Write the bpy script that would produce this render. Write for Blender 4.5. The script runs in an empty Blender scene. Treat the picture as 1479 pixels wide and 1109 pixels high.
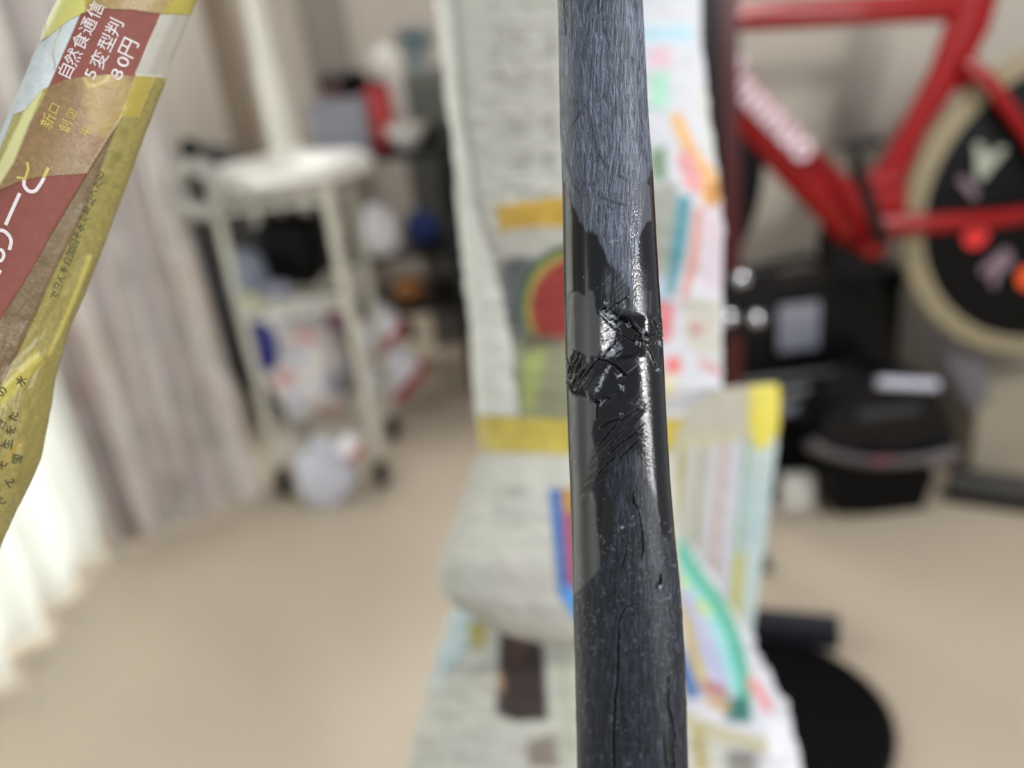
import bpy, bmesh, math, random
import numpy as np
from mathutils import Vector

# ------------------------------------------------------------------ camera
FPX = 1110.0
PITCH, ROLL = math.radians(20.57), math.radians(-6.95)
CAM = np.array([0.0, 0.0, 1.05])
FW = np.array([0, math.cos(PITCH), -math.sin(PITCH)])
_r0 = np.array([1.0, 0, 0]); _u0 = np.array([0, math.sin(PITCH), math.cos(PITCH)])
RT = math.cos(ROLL) * _r0 + math.sin(ROLL) * _u0
UP = -math.sin(ROLL) * _r0 + math.cos(ROLL) * _u0
S = bpy.context.scene
col = S.collection
cd = bpy.data.cameras.new('camera'); cam = bpy.data.objects.new('camera', cd); col.objects.link(cam)
from mathutils import Matrix
cam.matrix_world = Matrix(((RT[0], UP[0], -FW[0], CAM[0]), (RT[1], UP[1], -FW[1], CAM[1]), (RT[2], UP[2], -FW[2], CAM[2]), (0, 0, 0, 1)))
cd.sensor_width = 36; cd.lens = FPX / 1479 * 36; cd.clip_start = 0.01
cd.dof.use_dof = True; cd.dof.focus_distance = 0.1425; cd.dof.aperture_fstop = cd.lens / 4.2
S.camera = cam
S.view_settings.view_transform = 'Standard'; S.view_settings.look = 'None'
S.view_settings.gamma = 1; S.view_settings.use_curve_mapping = False
S.view_settings.exposure = 0.0
S.cycles.use_denoising = True
S.cycles.max_bounces = 8

# ------------------------------------------------------------------ world and lamps
w = bpy.data.worlds.new('World'); S.world = w; w.use_nodes = True
bg = w.node_tree.nodes['Background']; bg.inputs[0].default_value = (0.93, 0.96, 1.0, 1); bg.inputs[1].default_value = 0.44

def area(name, loc, target, sx, sy, power, color=(1, 1, 1)):
    l = bpy.data.lights.new(name, 'AREA'); l.shape = 'RECTANGLE'; l.size = sx; l.size_y = sy; l.energy = power; l.color = color
    o = bpy.data.objects.new(name, l); col.objects.link(o)
    d = Vector(target) - Vector(loc); o.location = loc; o.rotation_euler = d.to_track_quat('-Z', 'Y').to_euler()
    return o
# unseen tall lamp right of and behind the camera, placed from the tube's streak
def strip(name, p0, p1, width, power, target, color=(1, 1, 1)):
    """long narrow lamp between two points, facing the target"""
    p0, p1, target = Vector(p0), Vector(p1), Vector(target); c = (p0 + p1) / 2; yv = (p1 - p0).normalized()
    zv = (c - target); zv = (zv - yv * zv.dot(yv)).normalized(); xv = yv.cross(zv)
    l = bpy.data.lights.new(name, 'AREA'); l.shape = 'RECTANGLE'; l.size = width; l.size_y = (p1 - p0).length; l.energy = power; l.color = color
    o = bpy.data.objects.new(name, l); col.objects.link(o)
    o.matrix_world = Matrix(((xv.x, yv.x, zv.x, c.x), (xv.y, yv.y, zv.y, c.y), (xv.z, yv.z, zv.z, c.z), (0, 0, 0, 1)))
strip('tall_floor_lamp', (1.50, -1.12, 2.45), (1.80, -0.66, 1.30), 0.095, 27, (0, 0.13, 1.0), (0.95, 0.97, 1.0))
strip('added_streak_light', (-1.15, -0.40, 2.1), (-1.25, -0.33, 1.3), 0.035, 2.5, (0, 0.13, 1.0))  # unseen narrow light added to reflect as the tube's thin left streak
lamp2 = area('added_key_light', (1.35, -0.80, 1.90), (1.0, 1.7, .9), 0.16, 0.16, 19, (1.0, 0.96, 0.9))  # second key added beside the tall lamp, for the bicycle's wall shadows
area('added_bicycle_fill', (1.05, 0.75, 2.4), (1.05, 1.3, .5), 0.35, 0.35, 13, (1.0, 0.96, 0.9))  # unseen fill added to brighten the bicycle and its wall
# added back fill, then daylight outside the window on the left
area('added_back_fill', (-.45, 3.4, 2.4), (-.45, 3.4, 0), 0.5, 0.5, 24, (1.0, 0.97, 0.93))  # unseen fill added to brighten the back room
area('window_daylight', (-1.75, 1.2, 1.0), (-1.1, 1.4, 0.6), 1.5, 2.2, 90, (0.97, 1.0, 0.97))

# ------------------------------------------------------------------ helpers
def ray(x, y): return FW + (x - 739.5) / FPX * RT - (y - 554.5) / FPX * UP
def at(x, y, d): return CAM + d * ray(x, y)
def onY(x, y, yy): q = ray(x, y); return CAM + q * (yy / q[1])
def onZ(x, y, zz): q = ray(x, y); return CAM + q * ((zz - CAM[2]) / q[2])
def proj(P):
    v = P - CAM; d = v @ FW
    return 739.5 + FPX * (v @ RT) / d, 554.5 - FPX * (v @ UP) / d, d
def s2l(c):
    c = np.asarray(c, float) / 255.0
    return np.where(c <= 0.04045, c / 12.92, ((c + 0.055) / 1.055) ** 2.4)
def lin(*c): return tuple(s2l(c)) + (1.0,)

_tab = np.random.RandomState(7).rand(256, 256)
def vn(x, y, seed=0):
    x = np.asarray(x, float) + seed * 17.31; y = np.asarray(y, float) + seed * 9.77
    xi = np.floor(x).astype(int); yi = np.floor(y).astype(int); fx = x - xi; fy = y - yi
    fx = fx * fx * (3 - 2 * fx); fy = fy * fy * (3 - 2 * fy)
    g = lambda a, b: _tab[a & 255, b & 255]
    return (g(xi, yi) * (1 - fx) + g(xi + 1, yi) * fx) * (1 - fy) + (g(xi, yi + 1) * (1 - fx) + g(xi + 1, yi + 1) * fx) * fy
def fbm(x, y, seed=0, o=4):
    s = 0; a = 0.5
    for k in range(o): s = s + a * vn(x * 2 ** k, y * 2 ** k, seed + k * 3); a *= 0.5
    return s / (1 - 0.5 ** o)
def sstep(a, b, x):
    t = np.clip((x - a) / (b - a), 0, 1); return t * t * (3 - 2 * t)
def dline(x, y, pts, wd=None):
    """distance to a polyline, minus the local half width when given"""
    best = np.full(x.shape, 1e9)
    for i in range(len(pts) - 1):
        ax, ay = pts[i]; bx, by = pts[i + 1]; dx, dy = bx - ax, by - ay
        t = np.clip(((x - ax) * dx + (y - ay) * dy) / (dx * dx + dy * dy + 1e-9), 0, 1)
        d = np.hypot(x - ax - t * dx, y - ay - t * dy)
        if wd is not None:
            w0 = wd[i] if hasattr(wd, '__len__') else wd; w1 = wd[i + 1] if hasattr(wd, '__len__') else wd
            d = d - (w0 * (1 - t) + w1 * t)
        best = np.minimum(best, d)
    return best
def sdpoly(x, y, pts):
    d = dline(x, y, list(pts) + [pts[0]]); ins = np.zeros(x.shape, bool); n = len(pts)
    for i in range(n):
        x0, y0 = pts[i]; x1, y1 = pts[(i + 1) % n]
        if y0 == y1: continue
        c = ((y0 > y) != (y1 > y)) & (x < (x1 - x0) * (y - y0) / (y1 - y0) + x0); ins ^= c
    return np.where(ins, -d, d)

class Paint:
    """base colour of a printed or worn surface (photograph pixels as the map's unit)"""
    def __init__(s, x, y, base):
        s.x, s.y = x, y; s.c = np.tile(s2l(base), x.shape + (1,)).astype(float)
    def _box(s, pts, m):
        p = np.array(pts); return (s.x > p[:, 0].min() - m) & (s.x < p[:, 0].max() + m) & (s.y > p[:, 1].min() - m) & (s.y < p[:, 1].max() + m)
    def _mix(s, k, a, c):
        c = s2l(c); s.c[k] = s.c[k] * (1 - a[..., None]) + c * a[..., None]
    def poly(s, pts, c, soft=1.0, a=1.0, wob=0):
        k = s._box(pts, soft + wob)
        if not k.any(): return
        x, y = s.x[k], s.y[k]; d = sdpoly(x, y, pts)
        if wob: d = d + (fbm(x / 9, y / 9, 5) - .5) * 2 * wob
        s._mix(k, a * (1 - sstep(-soft, soft, d)), c)
    def line(s, pts, wd, c, soft=1.0, a=1.0):
        k = s._box(pts, 30 + soft)
        if not k.any(): return
        s._mix(k, a * (1 - sstep(-soft, soft, dline(s.x[k], s.y[k], pts, wd))), c)
    def text(s, x0, y0, x1, y1, c, pitch=8, a=.8, cw=5):
        """rows of unreadable small print"""
        k = (s.x > x0) & (s.x < x1) & (s.y > y0) & (s.y < y1)
        x, y = s.x[k], s.y[k]; row = np.floor((y - y0) / pitch); v = (y - y0) / pitch - row
        on = (v > .2) & (v < .75) & (vn(x / cw * 1.7, row * 7.3 + v * 3, 3) > .42) & (vn(x / 40, row * 3.1, 8) > .25)
        s._mix(k, a * on.astype(float), c)

origin = {}
def finish(me, name, mat, parent, base=None, smooth=True):
    o = bpy.data.objects.new(name, me); col.objects.link(o)
    if mat: me.materials.append(mat)
    if parent is not None: o.parent = parent
    else:
        o.location = base if base is not None else (0, 0, 0)
    if smooth: me.polygons.foreach_set('use_smooth', [True] * len(me.polygons))
    return o
def mesh_obj(name, V, F, mat, parent=None, smooth=True, colors=None, rough=None, base=None):
    V = np.asarray(V, float)
    if parent is not None: org = origin[parent.as_pointer()]
    else: org = np.array(base if base is not None else [V[:, 0].mean(), V[:, 1].mean(), V[:, 2].min()])
    me = bpy.data.meshes.new(name)
    if isinstance(F, np.ndarray) and F.ndim == 2:
        me.vertices.add(len(V)); me.vertices.foreach_set('co', (V - org).astype(np.float32).ravel())
        n, k = F.shape; me.loops.add(n * k); me.loops.foreach_set('vertex_index', F.astype(np.int32).ravel())
        me.polygons.add(n); me.polygons.foreach_set('loop_start', np.arange(0, n * k, k, dtype=np.int32))
        me.update(calc_edges=True); me.validate()
    else:
        me.from_pydata([tuple(v) for v in (V - org)], [], [tuple(int(i) for i in f) for f in F]); me.update()
    if colors is not None:
        a = me.attributes.new('Col', 'FLOAT_COLOR', 'POINT'); c = np.ones((len(V), 4), np.float32); c[:, :3] = colors
        a.data.foreach_set('color', c.ravel())
    if rough is not None:
        a = me.attributes.new('Rgh', 'FLOAT', 'POINT'); a.data.foreach_set('value', rough.astype(np.float32).ravel())
    o = finish(me, name, mat, parent, base=tuple(org), smooth=smooth)
    origin[o.as_pointer()] = org
    return o
def tag(o, label=None, cat=None, group=None, kind=None):
    if label: o['label'] = label
    if cat: o['category'] = cat
    if group: o['group'] = group
    if kind: o['kind'] = kind
    return o
def thing(name, label, cat, loc, group=None):
    o = bpy.data.objects.new(name, None); col.objects.link(o); o.location = tuple(loc); o.empty_display_size = .05
    origin[o.as_pointer()] = np.array(loc, float)
    return tag(o, label, cat, group)

def unit(v): v = np.asarray(v, float); return v / (np.linalg.norm(v) + 1e-12)
class MB:
    def __init__(s): s.V = []; s.F = []
    def add(s, V, F):
        b = len(s.V); s.V += [tuple(v) for v in V]; s.F += [tuple(i + b for i in f) for f in F]; return s
    def box(s, c, size, rot=None, bev=0.1):
        """box with chamfered edges; rot = 3x3 columns of axes"""
        R = np.eye(3) if rot is None else np.array(rot); h = np.array(size) / 2.0; b = bev * h.min() if bev < 1 else bev
        V = []; idx = {}
        for sx in (-1, 1):
            for sy in (-1, 1):
                for sz in (-1, 1):
                    for a in range(3):
                        q = np.array([sx, sy, sz]) * (h - b); q[a] = (sx, sy, sz)[a] * h[a]
                        idx[(sx, sy, sz, a)] = len(V); V.append(np.array(c) + R @ q)
        F = []
        for a in range(3):
            o1, o2 = (a + 1) % 3, (a + 2) % 3
            for sg in (-1, 1):
                f = []
                for s1, s2 in ((-1, -1), (1, -1), (1, 1), (-1, 1)):
                    k = [0, 0, 0]; k[a] = sg; k[o1] = s1; k[o2] = s2; f.append(idx[tuple(k) + (a,)])
                F.append(f if sg > 0 else f[::-1])
            for s1 in (-1, 1):
                for s2 in (-1, 1):
                    k0 = [0, 0, 0]; k1 = [0, 0, 0]; k0[a] = -1; k1[a] = 1; k0[o1] = k1[o1] = s1; k0[o2] = k1[o2] = s2
                    f = [idx[tuple(k0) + (o1,)], idx[tuple(k1) + (o1,)], idx[tuple(k1) + (o2,)], idx[tuple(k0) + (o2,)]]
                    F.append(f if s1 * s2 < 0 else f[::-1])
        for sx in (-1, 1):
            for sy in (-1, 1):
                for sz in (-1, 1):
                    f = [idx[(sx, sy, sz, a)] for a in range(3)]; F.append(f if sx * sy * sz > 0 else f[::-1])
        return s.add(V, F)
    def tube(s, pts, rad, n=16, flat=1.0, ref=None, cap=True):
        pts = [np.array(p, float) for p in pts]; m = len(pts)
        rad = [rad] * m if not hasattr(rad, '__len__') else rad
        V = []; F = []; prev = None
        for i in range(m):
            t = unit(pts[min(i + 1, m - 1)] - pts[max(i - 1, 0)])
            if prev is None:
                a = np.array(ref if ref is not None else ((0, 0, 1) if abs(t[2]) < .9 else (1, 0, 0)), float)
            else: a = prev
            a = unit(a - t * (a @ t)); b = np.cross(t, a); prev = a
            for k in range(n):
                th = 2 * math.pi * k / n; V.append(pts[i] + rad[i] * (math.cos(th) * a + flat * math.sin(th) * b))
        for i in range(m - 1):
            for k in range(n): F.append((i * n + k, i * n + (k + 1) % n, (i + 1) * n + (k + 1) % n, (i + 1) * n + k))
        if cap: F.append(tuple(range(n))[::-1]); F.append(tuple((m - 1) * n + k for k in range(n)))
        return s.add(V, F)
    def lathe(s, c, prof, n=48, axis=(0, 0, 1), arc=None):
        z = unit(axis); a = unit(np.cross(z, (1, 0, 0) if abs(z[0]) < .9 else (0, 1, 0))); b = np.cross(z, a); V = []; F = []
        for (r, h) in prof:
            for k in range(n):
                th = 2 * math.pi * k / n; V.append(np.array(c) + z * h + r * (math.cos(th) * a + math.sin(th) * b))
        for i in range(len(prof) - 1):
            for k in range(n): F.append((i * n + k, i * n + (k + 1) % n, (i + 1) * n + (k + 1) % n, (i + 1) * n + k))
        return s.add(V, F)
    def torus(s, c, R, r, axis=(0, 1, 0), n=64, m=12, flat=1.0):
        z = unit(axis); a = unit(np.cross(z, (1, 0, 0) if abs(z[0]) < .9 else (0, 0, 1))); b = np.cross(z, a); V = []; F = []
        for i in range(n):
            t = 2 * math.pi * i / n; e = math.cos(t) * a + math.sin(t) * b
            for k in range(m):
                q = 2 * math.pi * k / m; V.append(np.array(c) + e * (R + r * math.cos(q)) + z * r * flat * math.sin(q))
        for i in range(n):
            for k in range(m): F.append((i * m + k, ((i + 1) % n) * m + k, ((i + 1) % n) * m + (k + 1) % m, i * m + (k + 1) % m))
        return s.add(V, F)
    def blob(s, c, rad, amp=.15, fr=2.0, seed=0, n=40, m=24, sq=2.0):
        V = []; F = []
        for i in range(m + 1):
            ph = math.pi * i / m
            for k in range(n):
                th = 2 * math.pi * k / n
                d = np.array([math.sin(ph) * math.cos(th), math.sin(ph) * math.sin(th), math.cos(ph)])
                q = (np.abs(d) ** sq).sum() ** (-1 / sq)
                nz = float(fbm(d[0] * fr + 5 + seed, d[1] * fr + d[2] * fr * 1.3 + 9, seed, 3)) - .5
                V.append(np.array(c) + d * q * np.array(rad) * (1 + amp * 2 * nz))
        for i in range(m):
            for k in range(n): F.append((i * n + k, (i + 1) * n + k, (i + 1) * n + (k + 1) % n, i * n + (k + 1) % n))
        return s.add(V, F)
    def build(s, name, mat, parent=None, smooth=True, base=None, angle=35):
        o = mesh_obj(name, s.V, s.F, mat, parent, smooth=smooth, base=base)
        bm = bmesh.new(); bm.from_mesh(o.data); bmesh.ops.recalc_face_normals(bm, faces=bm.faces[:]); bm.to_mesh(o.data); bm.free()
        if smooth:
            try: o.data.set_sharp_from_angle(angle=math.radians(angle))
            except Exception: pass
        return o

# ------------------------------------------------------------------ materials
def mat(name, rgb=(200, 200, 200), rough=.5, metal=0, coat=0, coat_r=.05, noise=0, nscale=8, bump=0, bscale=40, attr=False, rattr=False, trans=0, spec=.5, emit=None, subs=0):
    m = bpy.data.materials.new(name); m.use_nodes = True; nt = m.node_tree; b = nt.nodes['Principled BSDF']
    b.inputs['Base Color'].default_value = lin(*rgb); b.inputs['Roughness'].default_value = rough; b.inputs['Metallic'].default_value = metal
    b.inputs['Coat Weight'].default_value = coat; b.inputs['Coat Roughness'].default_value = coat_r; b.inputs['Specular IOR Level'].default_value = spec
    tc = nt.nodes.new('ShaderNodeTexCoord')
    if attr:
        a = nt.nodes.new('ShaderNodeAttribute'); a.attribute_name = 'Col'; nt.links.new(a.outputs['Color'], b.inputs['Base Color'])
    elif noise:
        n = nt.nodes.new('ShaderNodeTexNoise'); n.inputs['Scale'].default_value = nscale; n.inputs['Detail'].default_value = 5
        mr = nt.nodes.new('ShaderNodeMapRange'); mr.inputs['To Min'].default_value = 1 - noise; mr.inputs['To Max'].default_value = 1 + noise
        mx = nt.nodes.new('ShaderNodeVectorMath'); mx.operation = 'SCALE'; mx.inputs[0].default_value = lin(*rgb)[:3]
        nt.links.new(tc.outputs['Object'], n.inputs['Vector']); nt.links.new(n.outputs['Fac'], mr.inputs['Value'])
        nt.links.new(mr.outputs['Result'], mx.inputs['Scale']); nt.links.new(mx.outputs[0], b.inputs['Base Color'])
    if rattr:
        a = nt.nodes.new('ShaderNodeAttribute'); a.attribute_name = 'Rgh'; nt.links.new(a.outputs['Fac'], b.inputs['Roughness'])
    if bump:
        n = nt.nodes.new('ShaderNodeTexNoise'); n.inputs['Scale'].default_value = bscale; n.inputs['Detail'].default_value = 6
        bp = nt.nodes.new('ShaderNodeBump'); bp.inputs['Strength'].default_value = bump; bp.inputs['Distance'].default_value = .3 / bscale
        nt.links.new(tc.outputs['Object'], n.inputs['Vector']); nt.links.new(n.outputs['Fac'], bp.inputs['Height']); nt.links.new(bp.outputs[0], b.inputs['Normal'])
    if trans:
        tr = nt.nodes.new('ShaderNodeBsdfTranslucent'); tr.inputs[0].default_value = lin(*rgb); mx = nt.nodes.new('ShaderNodeMixShader'); mx.inputs[0].default_value = trans
        nt.links.new(b.outputs[0], mx.inputs[1]); nt.links.new(tr.outputs[0], mx.inputs[2]); nt.links.new(mx.outputs[0], nt.nodes['Material Output'].inputs[0])
    if emit:
        b.inputs['Emission Color'].default_value = lin(*emit[:3]); b.inputs['Emission Strength'].default_value = emit[3]
    return m
M = dict(
    floor=mat('floor_vinyl', (190, 176, 157), .45, noise=.05, nscale=1.5, bump=.1, bscale=300),
    wall=mat('wall_paint', (184, 177, 167), .8, noise=.03, nscale=3, bump=.15, bscale=200),
    wallR=mat('wall_panel', (182, 175, 164), .7, noise=.03, nscale=2, bump=.1, bscale=200),
    white=mat('white_plastic', (222, 220, 214), .35, noise=.02), cream=mat('cream_enamel', (196, 193, 180), .3),
    cream_wire=mat('cream_wire', (205, 204, 194), .35), black=mat('black_plastic', (10, 10, 12), .35, noise=.1, spec=.3), blackm=mat('black_matte', (4, 4, 5), .5, noise=.1, spec=.15),
    dgrey=mat('dark_grey_board', (112, 112, 106), .6, noise=.05), grey=mat('grey_plastic', (140, 140, 142), .4, noise=.05),
    red=mat('red_lacquer', (142, 1, 3), .28, coat=.3, spec=.3, noise=.03), dred=mat('dark_red_metal', (70, 8, 12), .35), letter=mat('white_lettering', (235, 215, 225), .4),
    tan=mat('tan_rubber', (150, 139, 112), .7, noise=.06, nscale=30), disc=mat('black_carbon_disc', (3, 3, 3), .45, spec=.2), chrome=mat('polished_metal', (220, 222, 228), .12, metal=1),
    rubber=mat('black_rubber', (6, 6, 6), .6, spec=.2), bagw=mat('white_plastic_film', (208, 206, 208), .35, bump=.6, bscale=25), bagb=mat('blue_plastic_film', (42, 44, 120), .35, noise=.4, nscale=12),
    cred=mat('red_card', (165, 30, 34), .5), cwhite=mat('white_card', (232, 232, 240), .5), mag=mat('magenta_film', (120, 60, 95), .4),
    teal=mat('teal_plastic', (20, 96, 108), .4), blue=mat('blue_fabric', (34, 56, 120), .6), orange=mat('orange_wood', (150, 98, 50), .6), redp=mat('red_plastic', (160, 16, 22), .35),
    lilac=mat('lilac_grey_card', (132, 132, 142), .6, noise=.15, nscale=20), redlit=mat('bright_red_sticker', (255, 60, 60), .4), orangelit=mat('orange_red_sticker', (255, 96, 40), .4),
    pinkl=mat('pink_grey_letter', (135, 112, 125), .5), greenl=mat('pale_green_letter', (165, 172, 155), .5), silver=mat('silver_paint', (175, 178, 195), .3, metal=.5),
    paper=mat('printed_newspaper', rough=.75, attr=True, trans=.12, bump=.12, bscale=500), tape=mat('yellow_paper_tape', rough=.45, attr=True, bump=.35, bscale=1500),
    ink=mat('white_print', (222, 214, 214), .6), inky=mat('yellowed_print', (196, 178, 96), .5), inkd=mat('grey_print', (84, 82, 52), .6),
    sheer=mat('sheer_curtain_cloth', (239, 239, 235), .8, trans=.65), fiber=mat('carbon_fibre_hair', (190, 195, 200), .4), beige=mat('beige_panel', (165, 156, 138), .6, noise=.04),
    glass=mat('window_glass', (255, 255, 255), .02), yell=mat('pale_yellow', (186, 186, 130), .5), bluegrey=mat('blue_grey_cloth', (110, 116, 130), .7, noise=.25, nscale=20), flint=mat('white_cap', (230, 225, 215), .25),
)
_g = M['glass'].node_tree.nodes['Principled BSDF']; _g.inputs['Transmission Weight'].default_value = 1.0; _g.inputs['IOR'].default_value = 1.05
def print_mat():
    m = mat('printed_plastic_film', (206, 202, 204), .35, bump=.6, bscale=25); nt = m.node_tree; b = nt.nodes['Principled BSDF']
    tc = nt.nodes.new('ShaderNodeTexCoord'); n = nt.nodes.new('ShaderNodeTexNoise'); n.inputs['Scale'].default_value = 11; n.inputs['Detail'].default_value = 1
    cr_ = nt.nodes.new('ShaderNodeValToRGB'); e = cr_.color_ramp.elements; e[0].position = .3; e[0].color = lin(96, 110, 168); e[1].position = .42; e[1].color = lin(208, 206, 210)
    for p_, c_ in ((.6, (212, 206, 200)), (.68, (206, 120, 120)), (.76, (205, 200, 200))): q_ = e.new(p_); q_.color = lin(*c_)
    nt.links.new(tc.outputs['Object'], n.inputs['Vector']); nt.links.new(n.outputs['Fac'], cr_.inputs[0]); nt.links.new(cr_.outputs[0], b.inputs['Base Color'])
    return m
M['bagp'] = print_mat()
def carbon_mat():
    m = mat('bare_carbon', rough=.3, attr=True, rattr=True, coat=0, spec=.4)
    return m
M['carbon'] = carbon_mat()
def curtain_mat():
    m = mat('floral_curtain_cloth', (190, 180, 176), .85, trans=.1); nt = m.node_tree; b = nt.nodes['Principled BSDF']
    a = nt.nodes.new('ShaderNodeAttribute'); a.attribute_name = 'Col'; nt.links.new(a.outputs['Color'], b.inputs['Base Color'])
    return m
M['curtain'] = curtain_mat()

# ------------------------------------------------------------------ setting
def struct(mb, name, m, **k): return tag(mb.build(name, m, **k), kind='structure')
struct(MB().box((0.3, 1.9, -0.05), (3.6, 6.2, 0.1), bev=.02), 'floor', M['floor'])
struct(MB().box((-0.4, 4.75, 1.3), (2.2, 0.1, 2.6), bev=.02), 'wall_back', M['wall'])
struct(MB().box((1.28, 2.0, 1.3), (1.7, 0.1, 2.6), bev=.02), 'wall_right', M['wallR'])
struct(MB().box((0.48, 3.4, 1.3), (0.1, 2.6, 2.6), bev=.02), 'wall_side', M['wall'])
# wall on the left with the window opening behind the curtains
wl = MB(); X = -1.3
wl.box((X, 3.5, 1.3), (.1, 2.5, 2.6), bev=.02); wl.box((X, 0.05, 1.3), (.1, .5, 2.6), bev=.02)
wl.box((X, 1.27, 2.35), (.1, 1.96, .5), bev=.02)
struct(wl, 'wall_left', M['wall'])
wf = struct(MB().box((X, 1.27, .03), (.08, 1.94, .06)).box((X, 1.27, 2.07), (.08, 1.94, .06)).box((X, .33, 1.05), (.08, .06, 2.0)).box((X, 2.21, 1.05), (.08, .06, 2.0)).box((X, 1.27, 1.05), (.06, .06, 1.98)), 'window_1', M['white'])
MB().box((X, .8, 1.05), (.008, .88, 1.98)).build('pane', M['glass'], wf)
MB().box((X, 1.74, 1.05), (.008, .88, 1.98)).build('pane', M['glass'], wf)
struct(MB().box((1.28, 1.94, .03), (1.68, .02, .07)), 'baseboard_right', M['beige'])
struct(MB().box((-0.4, 4.69, .03), (1.7, .02, .07)), 'baseboard_back', M['beige'])

# ------------------------------------------------------------------ lofted sleeves
def loft(rows, nr, ratio=1.0, sup=2.0, nf=160, nb=30, edge=1.78, rough_fn=None):
    """rows: (y_px, xl_px, xr_px, depth).  Horizontal rows of the photograph measured into a 3-D sleeve."""
    rows = np.array(rows, float); ys = np.linspace(rows[0, 0], rows[-1, 0], nr)
    xl = np.interp(ys, rows[:, 0], rows[:, 1]); xr = np.interp(ys, rows[:, 0], rows[:, 2]); dd = np.interp(ys, rows[:, 0], rows[:, 3])
    return loft2(np.stack([(xl + xr) / 2, ys, (xr - xl) / 2, dd], 1), ratio, sup, nf, nb, edge, False)
def smooth1(a, k):
    if k < 2: return a
    p = np.pad(a, ((k, k), (0, 0)), 'edge'); ker = np.ones(2 * k + 1) / (2 * k + 1)
    return np.stack([np.convolve(p[:, j], ker, 'valid') for j in range(a.shape[1])], 1)
def loft2(c, ratio, sup, nf, nb, edge, perp=True, axis_depth=True):
    """c: (x_px, y_px, halfwidth_px, depth) per row"""
    P = CAM + c[:, 3:4] * (FW + (c[:, 0:1] - 739.5) / FPX * RT - (c[:, 1:2] - 554.5) / FPX * UP)
    hw = c[:, 2] * c[:, 3] / FPX
    T = np.gradient(P, axis=0); T /= np.linalg.norm(T, axis=1)[:, None]
    V = P - CAM; V /= np.linalg.norm(V, axis=1)[:, None]
    if perp:
        A = np.cross(T, V); A /= np.linalg.norm(A, axis=1)[:, None]
        A = np.where((A @ RT)[:, None] < 0, -A, A)
    else:
        A = np.tile(RT, (len(P), 1))
    B = np.cross(A, T); B /= np.linalg.norm(B, axis=1)[:, None]
    B = np.where((B * V).sum(1)[:, None] > 0, -B, B)
    th = np.concatenate([np.linspace(-edge, edge, nf), np.linspace(edge, 2 * math.pi - edge, nb + 2)[1:-1]])
    sn, cs = np.sin(th), np.cos(th); rat = np.broadcast_to(ratio, (len(P),))
    rr = (np.abs(sn) ** sup + np.abs(cs) ** sup) ** (-1 / sup)
    pos = P[:, None] + A[:, None] * (rr * sn)[None, :, None] * hw[:, None, None] + B[:, None] * (rr * cs)[None, :, None] * (hw * rat)[:, None, None]
    G = dict(P=P, A=A, B=B, T=T, th=th, hw=hw, nf=nf)
    G['pos'] = pos; regrid(G); return G
def regrid(G):
    pos = G['pos']
    du = np.roll(pos, -1, 1) - np.roll(pos, 1, 1); dv = np.gradient(pos, axis=0)
    n = np.cross(du, dv); n /= (np.linalg.norm(n, axis=2)[..., None] + 1e-12)
    out = pos - pos.mean(1)[:, None]; sgn = np.sign((n * out).sum(2).mean()); G['n'] = n * sgn; G['sgn'] = sgn
    x, y, d = proj(pos.reshape(-1, 3)); sh = pos.shape[:2]; G['x'] = x.reshape(sh); G['y'] = y.reshape(sh); G['d'] = d.reshape(sh)
def faces(G, mask=None, closed=True):
    R, C = G['pos'].shape[:2]; i = np.arange(R - 1)[:, None]; j = np.arange(C if closed else C - 1)[None]; j2 = (j + 1) % C
    F = np.stack(np.broadcast_arrays(i * C + j, i * C + j2, (i + 1) * C + j2, (i + 1) * C + j), -1)
    if G['sgn'] < 0: F = F[..., ::-1]
    if mask is not None: F = F[mask[:-1, :F.shape[1]]]
    return F.reshape(-1, 4)
def loft_obj(G, name, m, paint, parent=None, rough=None, base=None, cap=True):
    V = G['pos'].reshape(-1, 3); F = faces(G); R, C = G['pos'].shape[:2]
    c = paint.reshape(-1, 3)
    o = mesh_obj(name, V, F, m, parent, colors=c, rough=None if rough is None else rough.reshape(-1), base=base)
    return o
def patch(G, fn, off, name, m, parent, colfn, thick=0.0):
    """a piece of tape or paper lying on sleeve G where fn(x, y) < 0, lifted by off metres along the normal"""
    R, C = G['pos'].shape[:2]; nf = G['nf']
    x, y = G['x'][:, :nf], G['y'][:, :nf]; sd = fn(x, y)
    mk = np.zeros((R, C), bool); mk[:, :nf - 1] = sd[:, :nf - 1] < 0
    F = faces(G, mk, closed=True)
    if len(F) == 0: return None
    ids, inv = np.unique(F, return_inverse=True); F = inv.reshape(F.shape)
    V = (G['pos'] + G['n'] * off).reshape(-1, 3)[ids]
    px, py = G['x'].ravel()[ids], G['y'].ravel()[ids]
    return mesh_obj(name, V, F.astype(np.int32), m, parent, colors=colfn(px, py))
def surf(G, px, py, off=0.0002):
    nf = G['nf']; sx = max(1, G['pos'].shape[0] // 400)
    gx = G['x'][::sx, :nf:2].ravel(); gy = G['y'][::sx, :nf:2].ravel(); gd = G['d'][::sx, :nf:2].ravel(); gf = (G['n'][::sx, :nf:2] @ FW).ravel()
    k = gf < 0.1; gx, gy, gd = gx[k], gy[k], gd[k]; out = np.empty((len(px), 3))
    for i in range(len(px)):
        q = (gx - px[i]) ** 2 + (gy - py[i]) ** 2; j = np.argpartition(q, 4)[:4]; wgt = 1 / (q[j] + .05); d = (gd[j] * wgt).sum() / wgt.sum()
        out[i] = CAM + (d - off) * ray(px[i], py[i])
    return out
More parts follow.
